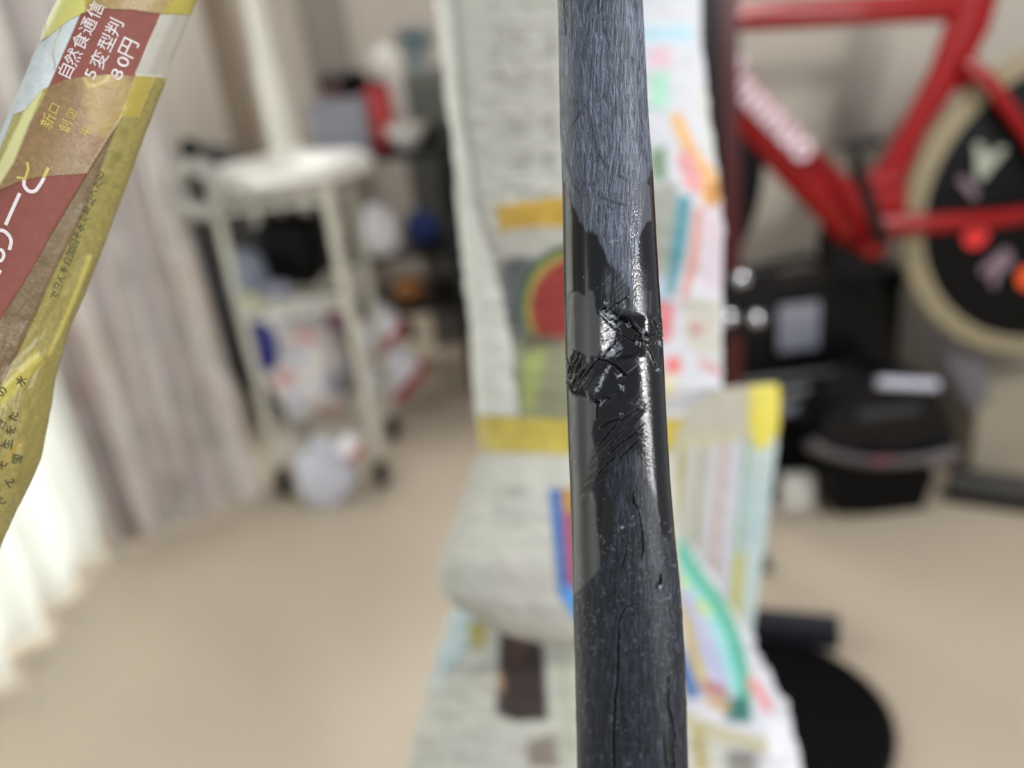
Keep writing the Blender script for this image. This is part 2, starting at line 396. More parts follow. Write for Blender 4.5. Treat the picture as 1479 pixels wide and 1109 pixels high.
def glyphs(G, txt, x, y, size, ang, name, m, parent, off=.0002, sx=1.0, bold=0.0, mirror=False):
    """lettering laid on sleeve G: (x, y) baseline start in photograph pixels, ang in degrees counter-clockwise"""
    cu = bpy.data.curves.new('t', 'FONT'); cu.body = txt; cu.size = 1; cu.offset = bold; cu.resolution_u = 3
    ob = bpy.data.objects.new('t', cu); col.objects.link(ob); dg = bpy.context.evaluated_depsgraph_get(); me = bpy.data.meshes.new_from_object(ob.evaluated_get(dg))
    V = np.array([v.co[:] for v in me.vertices]); F = [tuple(p.vertices) for p in me.polygons]
    bpy.data.objects.remove(ob); bpy.data.curves.remove(cu); bpy.data.meshes.remove(me)
    if not len(V): return None
    a = math.radians(ang); X = V[:, 0] * size * sx; Yv = V[:, 1] * size
    px = x + X * math.cos(a) - Yv * math.sin(a); py = y - X * math.sin(a) - Yv * math.cos(a)
    W = surf(G, px, py, off) if G is not None else None
    return mesh_obj(name, W, F, m, parent, smooth=False)
def crumple(G, amp, sc, seed):
    x, y = G['x'], G['y']; u = G['th'][None, :] * 60 + 0 * x
    n = np.abs(fbm(u / sc, y / sc, seed) - .5) * 2 + .5 * np.abs(fbm(u / sc * 2.1 + y / sc, y / sc * 1.3 - u / sc, seed + 4) - .5) * 2
    G['pos'] = G['pos'] + G['n'] * ((n - .35) * amp)[..., None]; regrid(G)

# ------------------------------------------------------------------ the bare carbon tube (in focus)
edge_rows = [(-90, 802, 919), (0, 806, 927), (180, 809, 936), (253, 812, 942), (400, 814.5, 950), (490, 816, 956), (600, 819.5, 961), (700, 823.5, 967), (780, 825.5, 974), (870, 828, 983), (970, 831, 988.5), (1109, 834, 992), (1200, 836, 996)]
er = np.array(edge_rows, float)
NR = 1450
ys = np.linspace(-90, 1200, NR)
xl = np.interp(ys, er[:, 0], er[:, 1]); xr = np.interp(ys, er[:, 0], er[:, 2])
cc = np.stack([(xl + xr) / 2, ys, (xr - xl) / 2, .1415 + (ys - 540) * (-.0000235)], 1)
cc = smooth1(cc[:, :], 30)
GC = loft2(cc, .95, 2.35, 330, 26, 1.72)
x, y = GC['x'].copy(), GC['y'].copy()
front = np.abs(((GC['th'] + math.pi) % (2 * math.pi)) - math.pi) < 1.7
fx = front[None, :] * np.ones_like(x)
def A_(*p): return [(840 + a / 11.09, 420 + b / 11.09) for a, b in p]
def B_(*p): return [(810 + a / 10.083, 490 + b / 10.083) for a, b in p]
def C_(*p): return [(810 + a / 6.93, 560 + b / 6.93) for a, b in p]
def D_(*p): return [(820 + a / 6.93, 700 + b / 6.93) for a, b in p]
def E_(*p): return [(850 + a / 4.453, 860 + b / 4.453) for a, b in p]
def T_(*p): return [(800 + a / 6.93, 260 + b / 6.93) for a, b in p]
def U_(*p): return [(780 + a / 2.77, b / 2.77) for a, b in p]
h = np.zeros_like(x); rg = np.full_like(x, .19)
pc = Paint(x, y, (22, 23, 26))
# sanded zone at the top: ragged lower border
wob = 14 * (fbm(x / 14, y * 0 + 1, 2) - .5) + 10 * (fbm(x / 5, y / 12, 3) - .5)
top_edge = np.interp(x, [800, 815, 830, 845, 862, 875, 895, 915, 925, 935, 960], [250, 262, 300, 330, 340, 372, 395, 420, 330, 260, 200])
s_top = 1 - sstep(-7, 7, y - top_edge - wob)
# sanded zone at the bottom
bot_edge = np.interp(x, [815, 835, 862, 875, 890, 905, 925, 940, 955, 975, 995], [880, 850, 830, 690, 650, 640, 660, 700, 770, 790, 800])
wob2 = 26 * (fbm(x / 7, y / 30, 6) - .5)
s_bot = sstep(-12, 12, y - bot_edge - wob2)
mid_c = (1 - sstep(0, 12, np.abs(x - 905) - 28)) * sstep(380, 400, y) * (1 - sstep(450, 458, y))   # light sanded column above the break
streak = fbm(x * .55 + 3 * fbm(y / 90, x / 50, 9), y * .022, 11, 4)
fine = fbm(x * 1.3 + y * .05, y * .06, 12, 3)
diag = fbm((x + y * .75) * .10, (x * .9 - y) * .75, 14, 3)
def mixc(a, c):
    pc.c[:] = pc.c * (1 - a[..., None]) + s2l(c) * a[..., None]
mixc(s_top, (80, 86, 98))
scr = sstep(.62, .74, fbm((x + 2.5 * np.sin(y / 37)) * 1.1 + y * .10, y * .035, 15, 3))   # long pale sanding scratches
scr2 = sstep(.64, .74, fbm(x * .9 - y * .16, y * .05, 16, 3))
mixc(s_top * sstep(.45, .68, streak) * .8, (100, 107, 124)); mixc(s_top * (1 - sstep(.30, .50, fine)) * .85, (48, 53, 64)); mixc(s_top * np.maximum(scr, scr2) * .5, (150, 160, 180))
mixc(s_bot, (13, 17, 24)); mixc(s_bot * sstep(.5, .68, fine) * .7, (40, 47, 60)); mixc(s_bot * (1 - sstep(.3, .48, streak)) * .8, (10, 12, 17)); mixc(s_bot * np.maximum(scr, scr2) * .35, (92, 102, 120))
mixc(mid_c * (1 - s_top) * sstep(.35, .6, streak) * .8, (86, 90, 99))
rg = rg + s_top * (.20 + .14 * fine) + s_bot * (.22 + .14 * fine) + mid_c * .1
h += s_top * ((fine - .5) * .8 + (streak - .5) * .6 + scr * .15) + s_bot * ((fine - .5) * .8 + (streak - .5) * .5 + scr * .15)
h += (fbm(x * .8 + y * .5, y * .8, 21, 2) - .5) * .34 * sstep(845, 870, x) + (fbm(x * 1.1, y * 1.1, 22, 2) - .5) * .12
# wavy lacquer borders and ridges in the sanded top
for pts, wd, dep in [
    (U_((105, 545), (130, 500), (150, 470), (180, 420), (200, 470), (215, 560), (235, 620), (265, 670), (310, 700), (345, 720)), .9, .8),
    (U_((380, 250), (395, 330), (405, 480), (400, 570), (430, 650), (440, 760)), 1.1, .6),
    (U_((110, 640), (130, 740), (160, 770), (175, 735), (215, 735), (240, 790), (290, 810), (340, 820)), 1.2, .9),
    (T_((450, 275), (490, 255), (540, 265), (570, 300)), 1.2, 1.4), (U_((95, 0), (105, 60), (98, 130)), 2.6, 2.2),
    (U_((230, 0), (232, 50)), 1.5, 1.6), (U_((245, 0), (250, 80)), 1.2, 1.4), (U_((378, 0), (383, 40)), 2.0, 1.8), (U_((370, 230), (385, 280)), 2.2, .5)]:
    d = dline(x, y, pts, wd * 1.2) + 2.2 * (fbm(x / 2.2, y / 9, 23, 3) - .5); a = (1 - sstep(-2.0, 2.6, d)) * sstep(.25, .6, fbm(x / 3, y / 12, 24, 3)); h -= a * dep * .8; mixc(a * .8, (34, 37, 44))
# broken gloss patch right of the streak and its grey neighbour
pc.poly(T_((820, 40), (900, 0), (960, 60), (980, 400), (930, 420), (860, 560), (800, 540)), (88, 90, 100), 1.5, .8)
lobe = 1 - sstep(-2, 2, sdpoly(x, y, T_((820, 40), (900, 0), (960, 60), (980, 400), (930, 420), (860, 560), (800, 540))))
rg = rg * (1 - lobe) + .3 * lobe
# smooth clear coat panels on the left side: window reflection painted in as grey
pL1 = A_((-200, 40), (-60, 0), (60, 100), (120, -40), (190, 0), (215, 200), (230, 330), (310, 480), (320, 900), (250, 1060), (0, 1010), (-160, 900))
pL2 = C_((100, 80), (240, 100), (350, 190), (340, 300), (300, 450), (350, 640), (380, 740), (340, 920), (260, 1109)) + D_((280, 150), (290, 400), (330, 700), (320, 830), (180, 1000), (60, 1100), (60, 0))
for pp, cl in ((pL1, (84, 86, 86)), (pL2, (82, 84, 84))):
    a = 1 - sstep(-2, 2, sdpoly(x, y, pp)); mixc(a * .85, cl); rg = rg * (1 - a) + .34 * a
pc.poly(D_((280, 150), (400, 60), (470, 200), (440, 500), (400, 760), (330, 800), (300, 500)), (20, 21, 22), 2, .9)
pc.poly(T_((235, 640), (330, 560), (400, 580), (450, 700), (430, 1109), (250, 1109)), (24, 25, 29), 3, .8)
pc.poly(T_((850, 560), (940, 420), (1000, 520), (1040, 900), (1050, 1109), (840, 1109)), (18, 20, 24), 2, .85)
# brushed diagonal weave marks in the middle
def hatch(pts, ang, pitch, dep, soft=4, seed=0):
    a = 1 - sstep(-soft, soft, sdpoly(x, y, pts)); t = math.radians(ang); v = x * math.sin(t) + y * math.cos(t)
    q = fbm(v / pitch * 2, (x * math.cos(t) - y * math.sin(t)) / 40, seed, 2)
    return a * (q - .5) * 2 * dep, a
for pts, ang, pitch, dep, sd in [
    (A_((220, -400), (700, -300), (650, 130), (480, 250), (380, 300), (230, 200)), 42, 4, 1.4, 31),
    (C_((330, 620), (600, 300), (850, 180), (790, 520), (560, 800), (360, 960), (200, 1150)), 43, 4.5, 2.2, 32),
    (A_((560, 640), (760, 700), (960, 880), (900, 1100), (500, 1300), (340, 1060)), -30, 5, 1.2, 33),
    (B_((330, 400), (540, 300), (700, 420), (640, 800), (480, 900), (330, 700)), 62, 4, 1.2, 34),
    (C_((400, 60), (800, 0), (820, 200), (560, 340), (380, 400)), 40, 6, .8, 35)]:
    dh, a = hatch(pts, ang, pitch, dep, seed=sd); h += dh; mixc(a * .5 * (dh < 0), (20, 21, 25)); rg += a * .06
gl = (1 - sstep(2, 7, np.abs(x - np.interp(y, [280, 330, 400, 460, 540, 640, 780], [919, 915, 916, 919, 931, 941, 953])) + 5 * (fbm(x / 3, y / 4, 71, 2) - .5))) * sstep(285, 300, y) * (1 - sstep(455, 462, y))
rg = rg * (1 - gl) + .2 * gl; h += gl * (fbm(x / 1.2, y / 2.5, 72, 2) - .5) * .22
# dents whose slopes face the lamp: the bright torn facets
def ramp(x0, x1, x2, x3, dep): return -dep * sstep(x0, x1, x) * (1 - sstep(x2, x3, x))
def lramp(x0, x1, x2, x3, dep): return -dep * np.clip((x - x0) / (x1 - x0), 0, 1) * (1 - sstep(x2, x3, x))
yw = sstep(438, 450, y - (x - 870) * .25) * (1 - sstep(512, 524, y + (x - 880) * .15))
skew = (y - 480) * .06
h += lramp(866, 889, 900, 940, 12.4) * yw
yw2 = sstep(528, 545, y) * (1 - sstep(572, 585, y))
zig = (y - 560) * -.55
h += -4.9 * np.clip((x - 861 - zig) / 9, 0, 1) * (1 - sstep(880, 930, x)) * yw2
# torn facet texture: pale fibre streaks, also standing for the lamp's glare
tz = 1 - sstep(-2, 2, sdpoly(x, y, A_((260, 330), (500, 240), (640, 540), (560, 700), (700, 900), (560, 1050), (300, 1020), (300, 480))))
tt = fbm((x * .5 + y * .87) / 1.5, (x * .87 - y * .5) / 14, 41, 3); h += tz * ((tt - .5) * .75 + (fbm(x / 7, y / 7, 42, 2) - .5) * .9); rg = rg * (1 - tz) + (.15 + .12 * fine) * tz; mixc(tz * .6 * sstep(.4, .6, tt), (132, 137, 148))
zf = (1 - sstep(0, 2.6, dline(x, y, B_((715, 385), (650, 480), (590, 590), (555, 680), (490, 790)), [.6, 1.5, 1.6, 1.4, 1.0]))) * sstep(.42, .55, fbm(x / 1.6, y / 1.6, 43, 2)); mixc(zf * .75, (165, 170, 180)); h += zf * .8  # brightness of the lit zig-zag facet painted in as pale fibre
for pts in (A_((850, 470), (940, 580), (1045, 690)), A_((545, 350), (650, 335)), B_((940, 505), (1190, 325)), B_((870, 590), (945, 510)), B_((260, 820), (400, 880), (510, 960)), B_((520, 950), (570, 910)), A_((340, 1060), (430, 960), (520, 930)), A_((640, 620), (740, 720))):
    zf = (1 - sstep(.1, .9, dline(x, y, pts))) * (.4 + .6 * fbm(x / 2, y / 2, 44, 2)); mixc(zf * .6, (150, 155, 165)); h += zf * .6  # pale lines paint highlights along the raised torn edges
# flake steps
for pts, dep in [(A_((300, 310), (380, 265), (372, 332), (470, 265), (545, 190), (660, 160), (690, 240), (650, 340), (565, 465), (495, 425), (450, 440), (350, 370)), 1.0),
                 (A_((640, 380), (840, 480), (1000, 660), (930, 760), (700, 690), (600, 590), (640, 480)), -4.0),
                 (A_((1000, 680), (1190, 690), (1290, 800), (1270, 1200), (1160, 1100), (1020, 850)), -2.2),
                 (B_((500, 860), (560, 880), (620, 820), (700, 850), (560, 980), (520, 960), (470, 900)), -3.5),
                 (B_((820, 400), (940, 510), (870, 590), (780, 480)), -2.5), (B_((870, 590), (1130, 380), (1080, 480), (920, 640)), -.8),
                 (B_((150, 250), (270, 180), (330, 240), (350, 400), (230, 760), (190, 800), (100, 640)), -1.0)]:
    d = sdpoly(x, y, pts); a = 1 - sstep(-.7, .7, d); h += a * dep
    if dep < -2: mixc(a * .8, (24, 24, 27))
# cracks: dark bare carbon, their depth shade painted in black as well
cr = [(A_((290, 315), (380, 262), (374, 332), (470, 265), (545, 192), (582, 206), (650, 150), (720, 100)), [.3, .7, .9, 1.1, .9, .9, .8, .3]),
      (A_((455, 440), (495, 422), (565, 465), (600, 440), (660, 375), (700, 400), (790, 450), (845, 490), (900, 590), (960, 650), (1010, 670), (1080, 725), (1130, 715), (1190, 690)), [.5, .9, 1.2, 1.2, 1.4, 1.9, 2.2, 1.9, 1.7, 1.5, 1.2, 1.3, .9, .3]),
      (A_((240, 340), (400, 480), (520, 575), (600, 600), (640, 650), (720, 690), (840, 780), (950, 860)), [.2, .35, .6, 1.3, .8, .5, .5, .2]),
      (A_((340, 1060), (400, 960), (480, 860), (560, 760), (620, 740)), [1.2, .9, .8, .7, .3]), (A_((470, 290), (520, 330), (560, 360), (650, 335)), [.6, .8, .5, .2]),
      (A_((1020, 850), (1100, 960), (1160, 1100), (1190, 1200)), [.5, 1.2, 1.2, .3]), (A_((1150, 440), (1200, 600), (1285, 770)), [.5, 1.4, 1.8]), (A_((900, 740), (960, 780), (1060, 830), (1190, 830)), [1, .8, .8, .4]),
      (A_((850, 780), (900, 720), (930, 640)), [.8, 1, .4]), (A_((1230, 300), (1260, 500), (1275, 700)), [.4, .8, .8]),
      (B_((520, 280), (600, 292), (700, 330), (820, 400), (940, 510)), [.5, .9, 1.4, 1.9, 2.2]), (B_((545, 290), (430, 420), (300, 590), (235, 740), (190, 795)), [.8, .6, .6, .5, .4]),
      (B_((270, 195), (240, 280), (170, 400), (110, 640)), [1.0, 1.2, 1.0, .8]), (B_((285, 320), (230, 420), (200, 520)), [1, .8, .3]), (B_((345, 440), (300, 500), (245, 575)), [.8, 1.1, .6]),
      (B_((225, 545), (190, 620), (150, 710)), [1.0, 1.5, 1.0]), (B_((95, 300), (130, 380), (120, 470), (90, 560), (105, 640), (190, 800), (240, 770)), [.4, .6, .5, .6, .9, .9, .4]), (B_((215, 170), (160, 260), (150, 400)), [.4, .5, .3]),
      (B_((290, 380), (230, 500)), [.4, .4]), (B_((470, 880), (530, 900), (555, 880)), [1.5, 2.6, 1.5]), (B_((520, 960), (525, 1040), (530, 1120)), [1.3, .9, .8]), (B_((560, 980), (700, 860), (780, 800)), [.9, .7, .3]),
      (C_((400, 400), (470, 350), (570, 320), (600, 300)), [1.2, 1.8, 1.0, .4]), (C_((370, 590), (480, 450), (560, 350), (800, 200)), [.4, .6, .5, .3]), (C_((370, 700), (500, 560), (640, 400)), [.4, .5, .3]),
      (C_((490, 650), (620, 540), (760, 440)), [.5, .6, .3]), (C_((560, 740), (700, 600), (790, 510)), [.5, .8, .4]), (C_((380, 870), (460, 760), (540, 700)), [.4, .5, .3]),
      (D_((650, 60), (660, 180), (700, 240)), [.5, 1.6, .8]), (D_((700, 240), (730, 360), (745, 520), (755, 640), (740, 740)), [.4, .6, .8, 1.5, .8]), (D_((930, 900), (925, 980), (890, 1010)), [1.0, 2.0, 1.2]), (D_((600, 480), (580, 700), (520, 900)), [.5, .7, .4]),
      (E_((330, 50), (250, 70), (215, 110), (195, 180), (190, 400), (185, 560), (170, 660), (160, 900), (165, 1200)), [.4, .7, 1.1, 1.3, 1.5, 1.8, 2.0, 2.0, 2.0]),
      (E_((515, 520), (510, 700), (530, 800), (540, 900), (530, 1000), (540, 1200)), [.5, 1.2, 3.2, 5.0, 4.4, 4.8]), (E_((480, 870), (500, 1100)), [.5, 1])]
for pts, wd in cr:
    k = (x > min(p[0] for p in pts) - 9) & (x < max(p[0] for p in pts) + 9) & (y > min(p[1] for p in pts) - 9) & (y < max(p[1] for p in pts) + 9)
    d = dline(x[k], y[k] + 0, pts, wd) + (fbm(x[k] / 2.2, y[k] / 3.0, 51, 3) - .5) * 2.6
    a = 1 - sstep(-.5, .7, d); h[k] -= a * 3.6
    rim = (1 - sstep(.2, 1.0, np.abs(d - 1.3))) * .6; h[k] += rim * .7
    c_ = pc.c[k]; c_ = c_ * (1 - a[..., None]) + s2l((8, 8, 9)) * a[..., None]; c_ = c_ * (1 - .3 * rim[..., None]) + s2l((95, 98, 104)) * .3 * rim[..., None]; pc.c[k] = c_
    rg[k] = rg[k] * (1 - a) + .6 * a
# pits and dust
rnd = random.Random(3)
for (qx, qy, r_) in [(953, 848, 3.2), (898, 762, 2.4), (899, 598, 1.2), (914, 746, 1.2), (917, 925, 1.3), (833, 860, 1.0)]:
    d = np.hypot(x - qx, (y - qy) * .8); h += 2.2 * (1 - sstep(0, r_ * 1.2, d)) - 1.2 * (1 - sstep(.3, 1.2, np.abs(d - r_ * 1.8))); mixc((1 - sstep(r_ * .4, r_, d)) * .6, (190, 195, 205))  # pale centres paint the highlights on the nubs
sc_pts = []
for i in range(260):
    qx = rnd.uniform(812, 990); qy = rnd.choice([rnd.uniform(0, 1109), rnd.uniform(740, 1109), rnd.uniform(740, 1000)])
    k = (np.abs(x - qx) < 9) & (np.abs(y - qy) < 9) & (fx > 0)
    if not k.any(): continue
    if i % 3:
        a = 1 - sstep(.25, .95, np.hypot(x[k] - qx, y[k] - qy)); c = (150, 155, 165)
    else:
        an = rnd.uniform(-.6, .9) + (math.pi / 2 if rnd.random() < .6 else 0); L_ = rnd.uniform(2, 6.5)
        a = .4 * (1 - sstep(.2, .8, dline(x[k], y[k], [(qx, qy), (qx + L_ * math.cos(an), qy + L_ * math.sin(an) * .9), (qx + L_ * 1.3 * math.cos(an + .5), qy + L_ * 1.3 * math.sin(an + .5))]))); c = (150, 155, 166)
    pc.c[k] = pc.c[k] * (1 - a[..., None]) + s2l(c) * a[..., None]; h[k] += a * .5
h *= fx * (1 - sstep(1.35, 1.7, np.abs(GC['th']))[None, :])
pxm = (cc[:, 3] / FPX)[:, None]
GC['pos'] = GC['pos'] + GC['n'] * (h * pxm)[..., None]
tube_root = thing('carbon_tube', 'bare black carbon bicycle frame tube, sanded and cracked across its middle, nearest the camera', 'frame tube', GC['pos'][-1].mean(0))
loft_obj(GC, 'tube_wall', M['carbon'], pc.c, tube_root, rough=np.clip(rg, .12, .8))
regrid(GC)
# loose fibres standing off the break
def fibres(pts_list, name, rad=.00004):
    mb = MB()
    for pts in pts_list:
        P3 = [surf(GC, np.array([p[0]]), np.array([p[1]]), p[2] * .000127)[0] for p in pts]; mb.tube(P3, [rad * 1.2] * (len(P3) - 1) + [rad * .4], n=5)
    o = mb.build(name, M['fiber'], tube_root); tag(o, 'fine pale carbon fibres sticking out of the crack', kind='stuff'); return o
fl = []
def fb(cx, cy, n, L_, a0, a1, seed):
    r = random.Random(seed)
    for i in range(n):
        a = r.uniform(a0, a1); l = L_ * r.uniform(.5, 1.2); x0 = cx + r.uniform(-3, 3); y0 = cy + r.uniform(-3, 3); b = a + r.uniform(-.7, .7)
        fl.append([(x0, y0, .3), (x0 + l * .5 * math.cos(a), y0 + l * .5 * math.sin(a), 1.6), (x0 + l * .5 * (math.cos(a) + math.cos(b)), y0 + l * .5 * (math.sin(a) + math.sin(b)), 2.6)])
fb(821, 547, 7, 8, 2.4, 4.2, 1); fb(952, 494, 9, 7, -1.2, 1.2, 2); fb(948, 533, 5, 6, .3, 2.4, 3); fb(868, 580, 5, 6, 0, 6, 4); fb(907, 470, 7, 6, 0, 6, 5); fb(927, 482, 8, 7, 3, 6, 6); fb(897, 560, 7, 7, 0, 6, 7); fb(900, 540, 5, 8, 2, 5, 8)
fb(876, 438, 4, 5, 3, 6, 9); fb(922, 497, 5, 6, 0, 6, 10); fb(887, 348, 6, 5, -.4, .5, 11); fb(885, 350, 4, 6, 2.9, 3.5, 12)
fibres(fl, 'loose_fibre')

# ------------------------------------------------------------------ wrapped tube on the left (printed flyer under yellow paper tape)
def lerp_rows(tbl, ys_):
    t = np.array(tbl, float); return [np.interp(ys_, t[:, 0], t[:, k]) for k in range(1, t.shape[1])]
# outline: left edge and right edge points across the tube axis
Lft = [(128, -55), (105, 0), (87, 37), (36, 159), (0, 245), (-30, 315), (-70, 410), (-110, 505), (-150, 610), (-175, 690)]
Rgt = [(293, -60), (271, 0), (229, 108), (184, 224), (144, 332), (122, 390), (80, 490), (60, 560), (47, 633), (36, 684), (0, 757), (-40, 850)]
def arc(pts, n):
    p = np.array(pts, float); s_ = np.concatenate([[0], np.cumsum(np.hypot(*np.diff(p, axis=0).T))]); t = np.linspace(0, s_[-1], n)
    return np.stack([np.interp(t, s_, p[:, 0]), np.interp(t, s_, p[:, 1])], 1)
NL = 760
ax_ = np.array([-.42, 1.0]) / np.hypot(.42, 1); nx_ = np.array([1.0, .42]) / np.hypot(.42, 1)
Lp = np.array(Lft, float); Rp = np.array(Rgt, float)
ls, ln = Lp @ ax_, Lp @ nx_; rs, rn = Rp @ ax_, Rp @ nx_
sv = np.linspace(-140, 790, NL)
nl = np.interp(sv, ls, ln); nr_ = np.interp(sv, rs, rn)
c2 = np.stack([sv * ax_[0] + (nl + nr_) / 2 * nx_[0], sv * ax_[1] + (nl + nr_) / 2 * nx_[1], (nr_ - nl) / 2, .166 - (sv + 140) * .0000185], 1)
c2 = smooth1(c2, 4)
GL = loft2(c2, .8, 2.15, 230, 30, 1.7)
xx, yy = GL['x'], GL['y']
# wrinkles in the taped lower right part, folds along the tube
def ridge(G, pts, wd, hgt):
    d = dline(G['x'], G['y'], pts); fr = (G['n'] @ FW) < .2
    return hgt * np.exp(-(d / wd) ** 2) * fr
hL = np.zeros_like(xx)
for pts, wd, hg in [([(127, 375), (100, 440), (82, 482), (60, 515), (20, 545), (-10, 580)], 7, 3.2), ([(112, 372), (86, 430), (60, 480), (25, 515), (-10, 545)], 5, -1.5), ([(30, 560), (22, 600), (34, 640), (20, 690)], 5, 2.5),
                    ([(60, 520), (40, 560), (48, 600)], 4, -2.5), ([(184, 160), (190, 215), (168, 260)], 8, 1.5), ([(176, 168), (125, 249), (75, 333), (14, 438)], 1.5, 1), ([(120, 300), (60, 420), (20, 500)], 6, 1.2), ([(10, 590), (-10, 660)], 5, 2)]:
    hL += ridge(GL, pts, wd, hg)
hL += (fbm(xx / 30, yy / 30, 61, 3) - .5) * 1.6 + (fbm((xx + .42 * yy) / 7, (yy - .42 * xx) / 30, 64, 3) - .5) * 2.2 * sstep(360, 520, yy + .4 * xx)
GL['pos'] = GL['pos'] + GL['n'] * (hL * .155 / FPX)[..., None]; regrid(GL)
pl = Paint(GL['x'], GL['y'], (208, 207, 198))
redL = [(112, 30), (116, 20), (165, -40), (300, -90), (234, 18), (205, 85), (196, 106), (139, 260), (111, 327), (79, 390), (36, 488), (0, 560), (-60, 690), (-200, 690), (-150, 400), (0, 245), (60, 150), (70, 125)]
pl.poly([(60, -60), (112, -80), (122, 15), (100, 60), (66, 135), (30, 190), (-10, 280), (-60, 200)], (214, 224, 226), 2, .9)
pl.poly(redL, (140, 80, 70), .8)
tex = fbm(GL['x'] / 1.6, GL['y'] / 1.6, 62, 3); tex2 = fbm(GL['x'] / 12, GL['y'] / 12, 63, 3)
pl.c[:] = pl.c * (1 + .22 * (tex - .5) + .25 * (tex2 - .5))[..., None]
pl.line([(234, 18), (205, 85), (196, 106)], .7, (226, 222, 216), .5)
pl.poly([(234, 18), (196, 106), (226, 110), (262, 20)], (186, 184, 172), .8, .9); pl.poly([(252, 18), (214, 106), (240, 110), (280, 20)], (168, 162, 150), 5, .7)
pl.line([(88, 40), (80, 60), (76, 80), (80, 92), (78, 100)], 1.2, (178, 160, 130), 1, .8); pl.line([(87, 36), (78, 70), (60, 110)], 1, (225, 228, 205), 1, .6)
tl = thing('wrapped_tube', 'slanting frame tube at the left edge, wrapped in a red-brown printed flyer with yellow tape', 'wrapped tube', GL['pos'][-1].mean(0))
loft_obj(GL, 'paper_sleeve', M['paper'], pl.c, tl)
# lettering
ia = 64.5
for t_, bx, by, sz in [('自', 104, 106, 22), ('然', 108.5, 97.5, 22), ('食', 119, 74.5, 22), ('通', 130, 52, 22), ('信', 141, 29, 22), ('5', 135, 117, 21), ('変', 146, 101.5, 23), ('型', 157.5, 77, 23), ('判', 168, 54.5, 23), ('8', 173, 118, 22), ('0', 182, 100, 22), ('円', 188.5, 86.5, 25)]:
    q = 26 if t_ == '円' else sz
    glyphs(GL, t_, bx + (0 if t_ != '自' else -6), by + (0 if t_ != '自' else 11), q * 1.12, ia, 'letter', M['ink'], tl, .00012, sx=1.0 if t_ not in '580' else 1.3, bold=.004)
def stroke(G, pts, wd, name, m, parent, off):
    pts = np.array(pts, float); t = np.gradient(pts, axis=0); t /= np.hypot(t[:, 0], t[:, 1])[:, None]; nn = np.stack([-t[:, 1], t[:, 0]], 1) * wd
    a, b = pts + nn, pts - nn; V = surf(G, np.concatenate([a[:, 0], b[:, 0]]), np.concatenate([a[:, 1], b[:, 1]]), off); n = len(pts)
    return mesh_obj(name, V, [(i, i + 1, n + i + 1, n + i) for i in range(n - 1)], m, parent, smooth=False)
def curve(ps, n=24):
    p = np.array(ps, float); k = len(p); t = np.linspace(0, k - 1, n); out = []
    for q in t:
        i = min(int(q), k - 2); f = q - i; p0, p1, p2, p3 = p[max(i - 1, 0)], p[i], p[i + 1], p[min(i + 2, k - 1)]
        out.append(.5 * ((2 * p1) + (-p0 + p2) * f + (2 * p0 - 5 * p1 + 4 * p2 - p3) * f * f + (-p0 + 3 * p1 - 3 * p2 + p3) * f ** 3))
    return out
stroke(GL, curve([(35, 259), (35, 268), (41, 275.5), (50, 276), (57, 268), (64, 256)]), 2.6, 'letter', M['ink'], tl, .00014)
stroke(GL, [(28.5, 279), (18, 302), (8, 325)], 2.7, 'letter', M['ink'], tl, .00014)
stroke(GL, curve([(-6, 333), (4, 333), (12, 339), (16, 348), (13.5, 361)]), 2.6, 'letter', M['ink'], tl, .00014)
stroke(GL, curve([(-6, 362), (2, 361), (5.5, 368), (2, 376), (-6, 377)]), 2.4, 'letter', M['ink'], tl, .00014)
stroke(GL, [(1, 390), (-4, 400)], 2.2, 'letter', M['ink'], tl, .00014)
# tapes
inP = lambda pts: (lambda a, b: sdpoly(a, b, pts))
def tapecol(base_over_paper, over_red, seed, extra=None):
    def f(px, py):
        p = Paint(px, py, base_over_paper); p.poly(redL, over_red, 1.2)
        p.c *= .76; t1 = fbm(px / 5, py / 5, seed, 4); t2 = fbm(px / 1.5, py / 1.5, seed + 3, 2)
        p.c[:] = p.c * (1 + .5 * (t1 - .5) + .3 * (t2 - .5))[..., None]
        if extra: extra(p)
        return np.clip(p.c, 0, 1)
    return f
def ex_main(p):
    p.poly([(36, 160), (60, 130), (62, 133), (20, 235), (-5, 275), (-12, 262)], (222, 222, 160), 3, .8)
    p.poly([(123, 108), (150, 106), (178, 107), (190, 120), (180, 165), (150, 200), (128, 190), (120, 140)], (188, 164, 92), 9, .45)
    p.line(curve([(122, 112), (130, 124), (150, 118), (158, 108)]), 2.5, (205, 190, 115), 2.5, .6)
    p.poly([(150, 130), (168, 128), (172, 160), (150, 168)], (146, 118, 74), 8, .5)
    p.poly([(196, 108), (222, 110), (196, 172), (176, 168)], (166, 150, 68), 1.2, .9)
tA = patch(GL, inP([(20, 165), (36, 158), (60, 130), (71, 124), (95, 114), (123, 110), (149, 107), (178, 107.5), (222, 110), (245, 112), (170, 262), (121, 250), (89, 252), (53.6, 255), (24, 263), (0, 274.6), (-30, 292)]), .00012, 'tape_band', M['tape'], tl, tapecol((188, 178, 104), (158, 128, 88), 71, ex_main))
def ex_top(p):
    p.poly([(60, -80), (112, -80), (124, 15), (110, 30), (87, 60), (70, 60)], (206, 204, 118), 2, .9)
tB = patch(GL, inP([(60, 60), (98, 30), (118, 19), (150, 12), (190, 13), (234, 19), (275, 20), (340, 0), (340, -200), (60, -200)]), .00012, 'tape_band', M['tape'], tl, tapecol((190, 176, 84), (176, 150, 98), 72, ex_top))
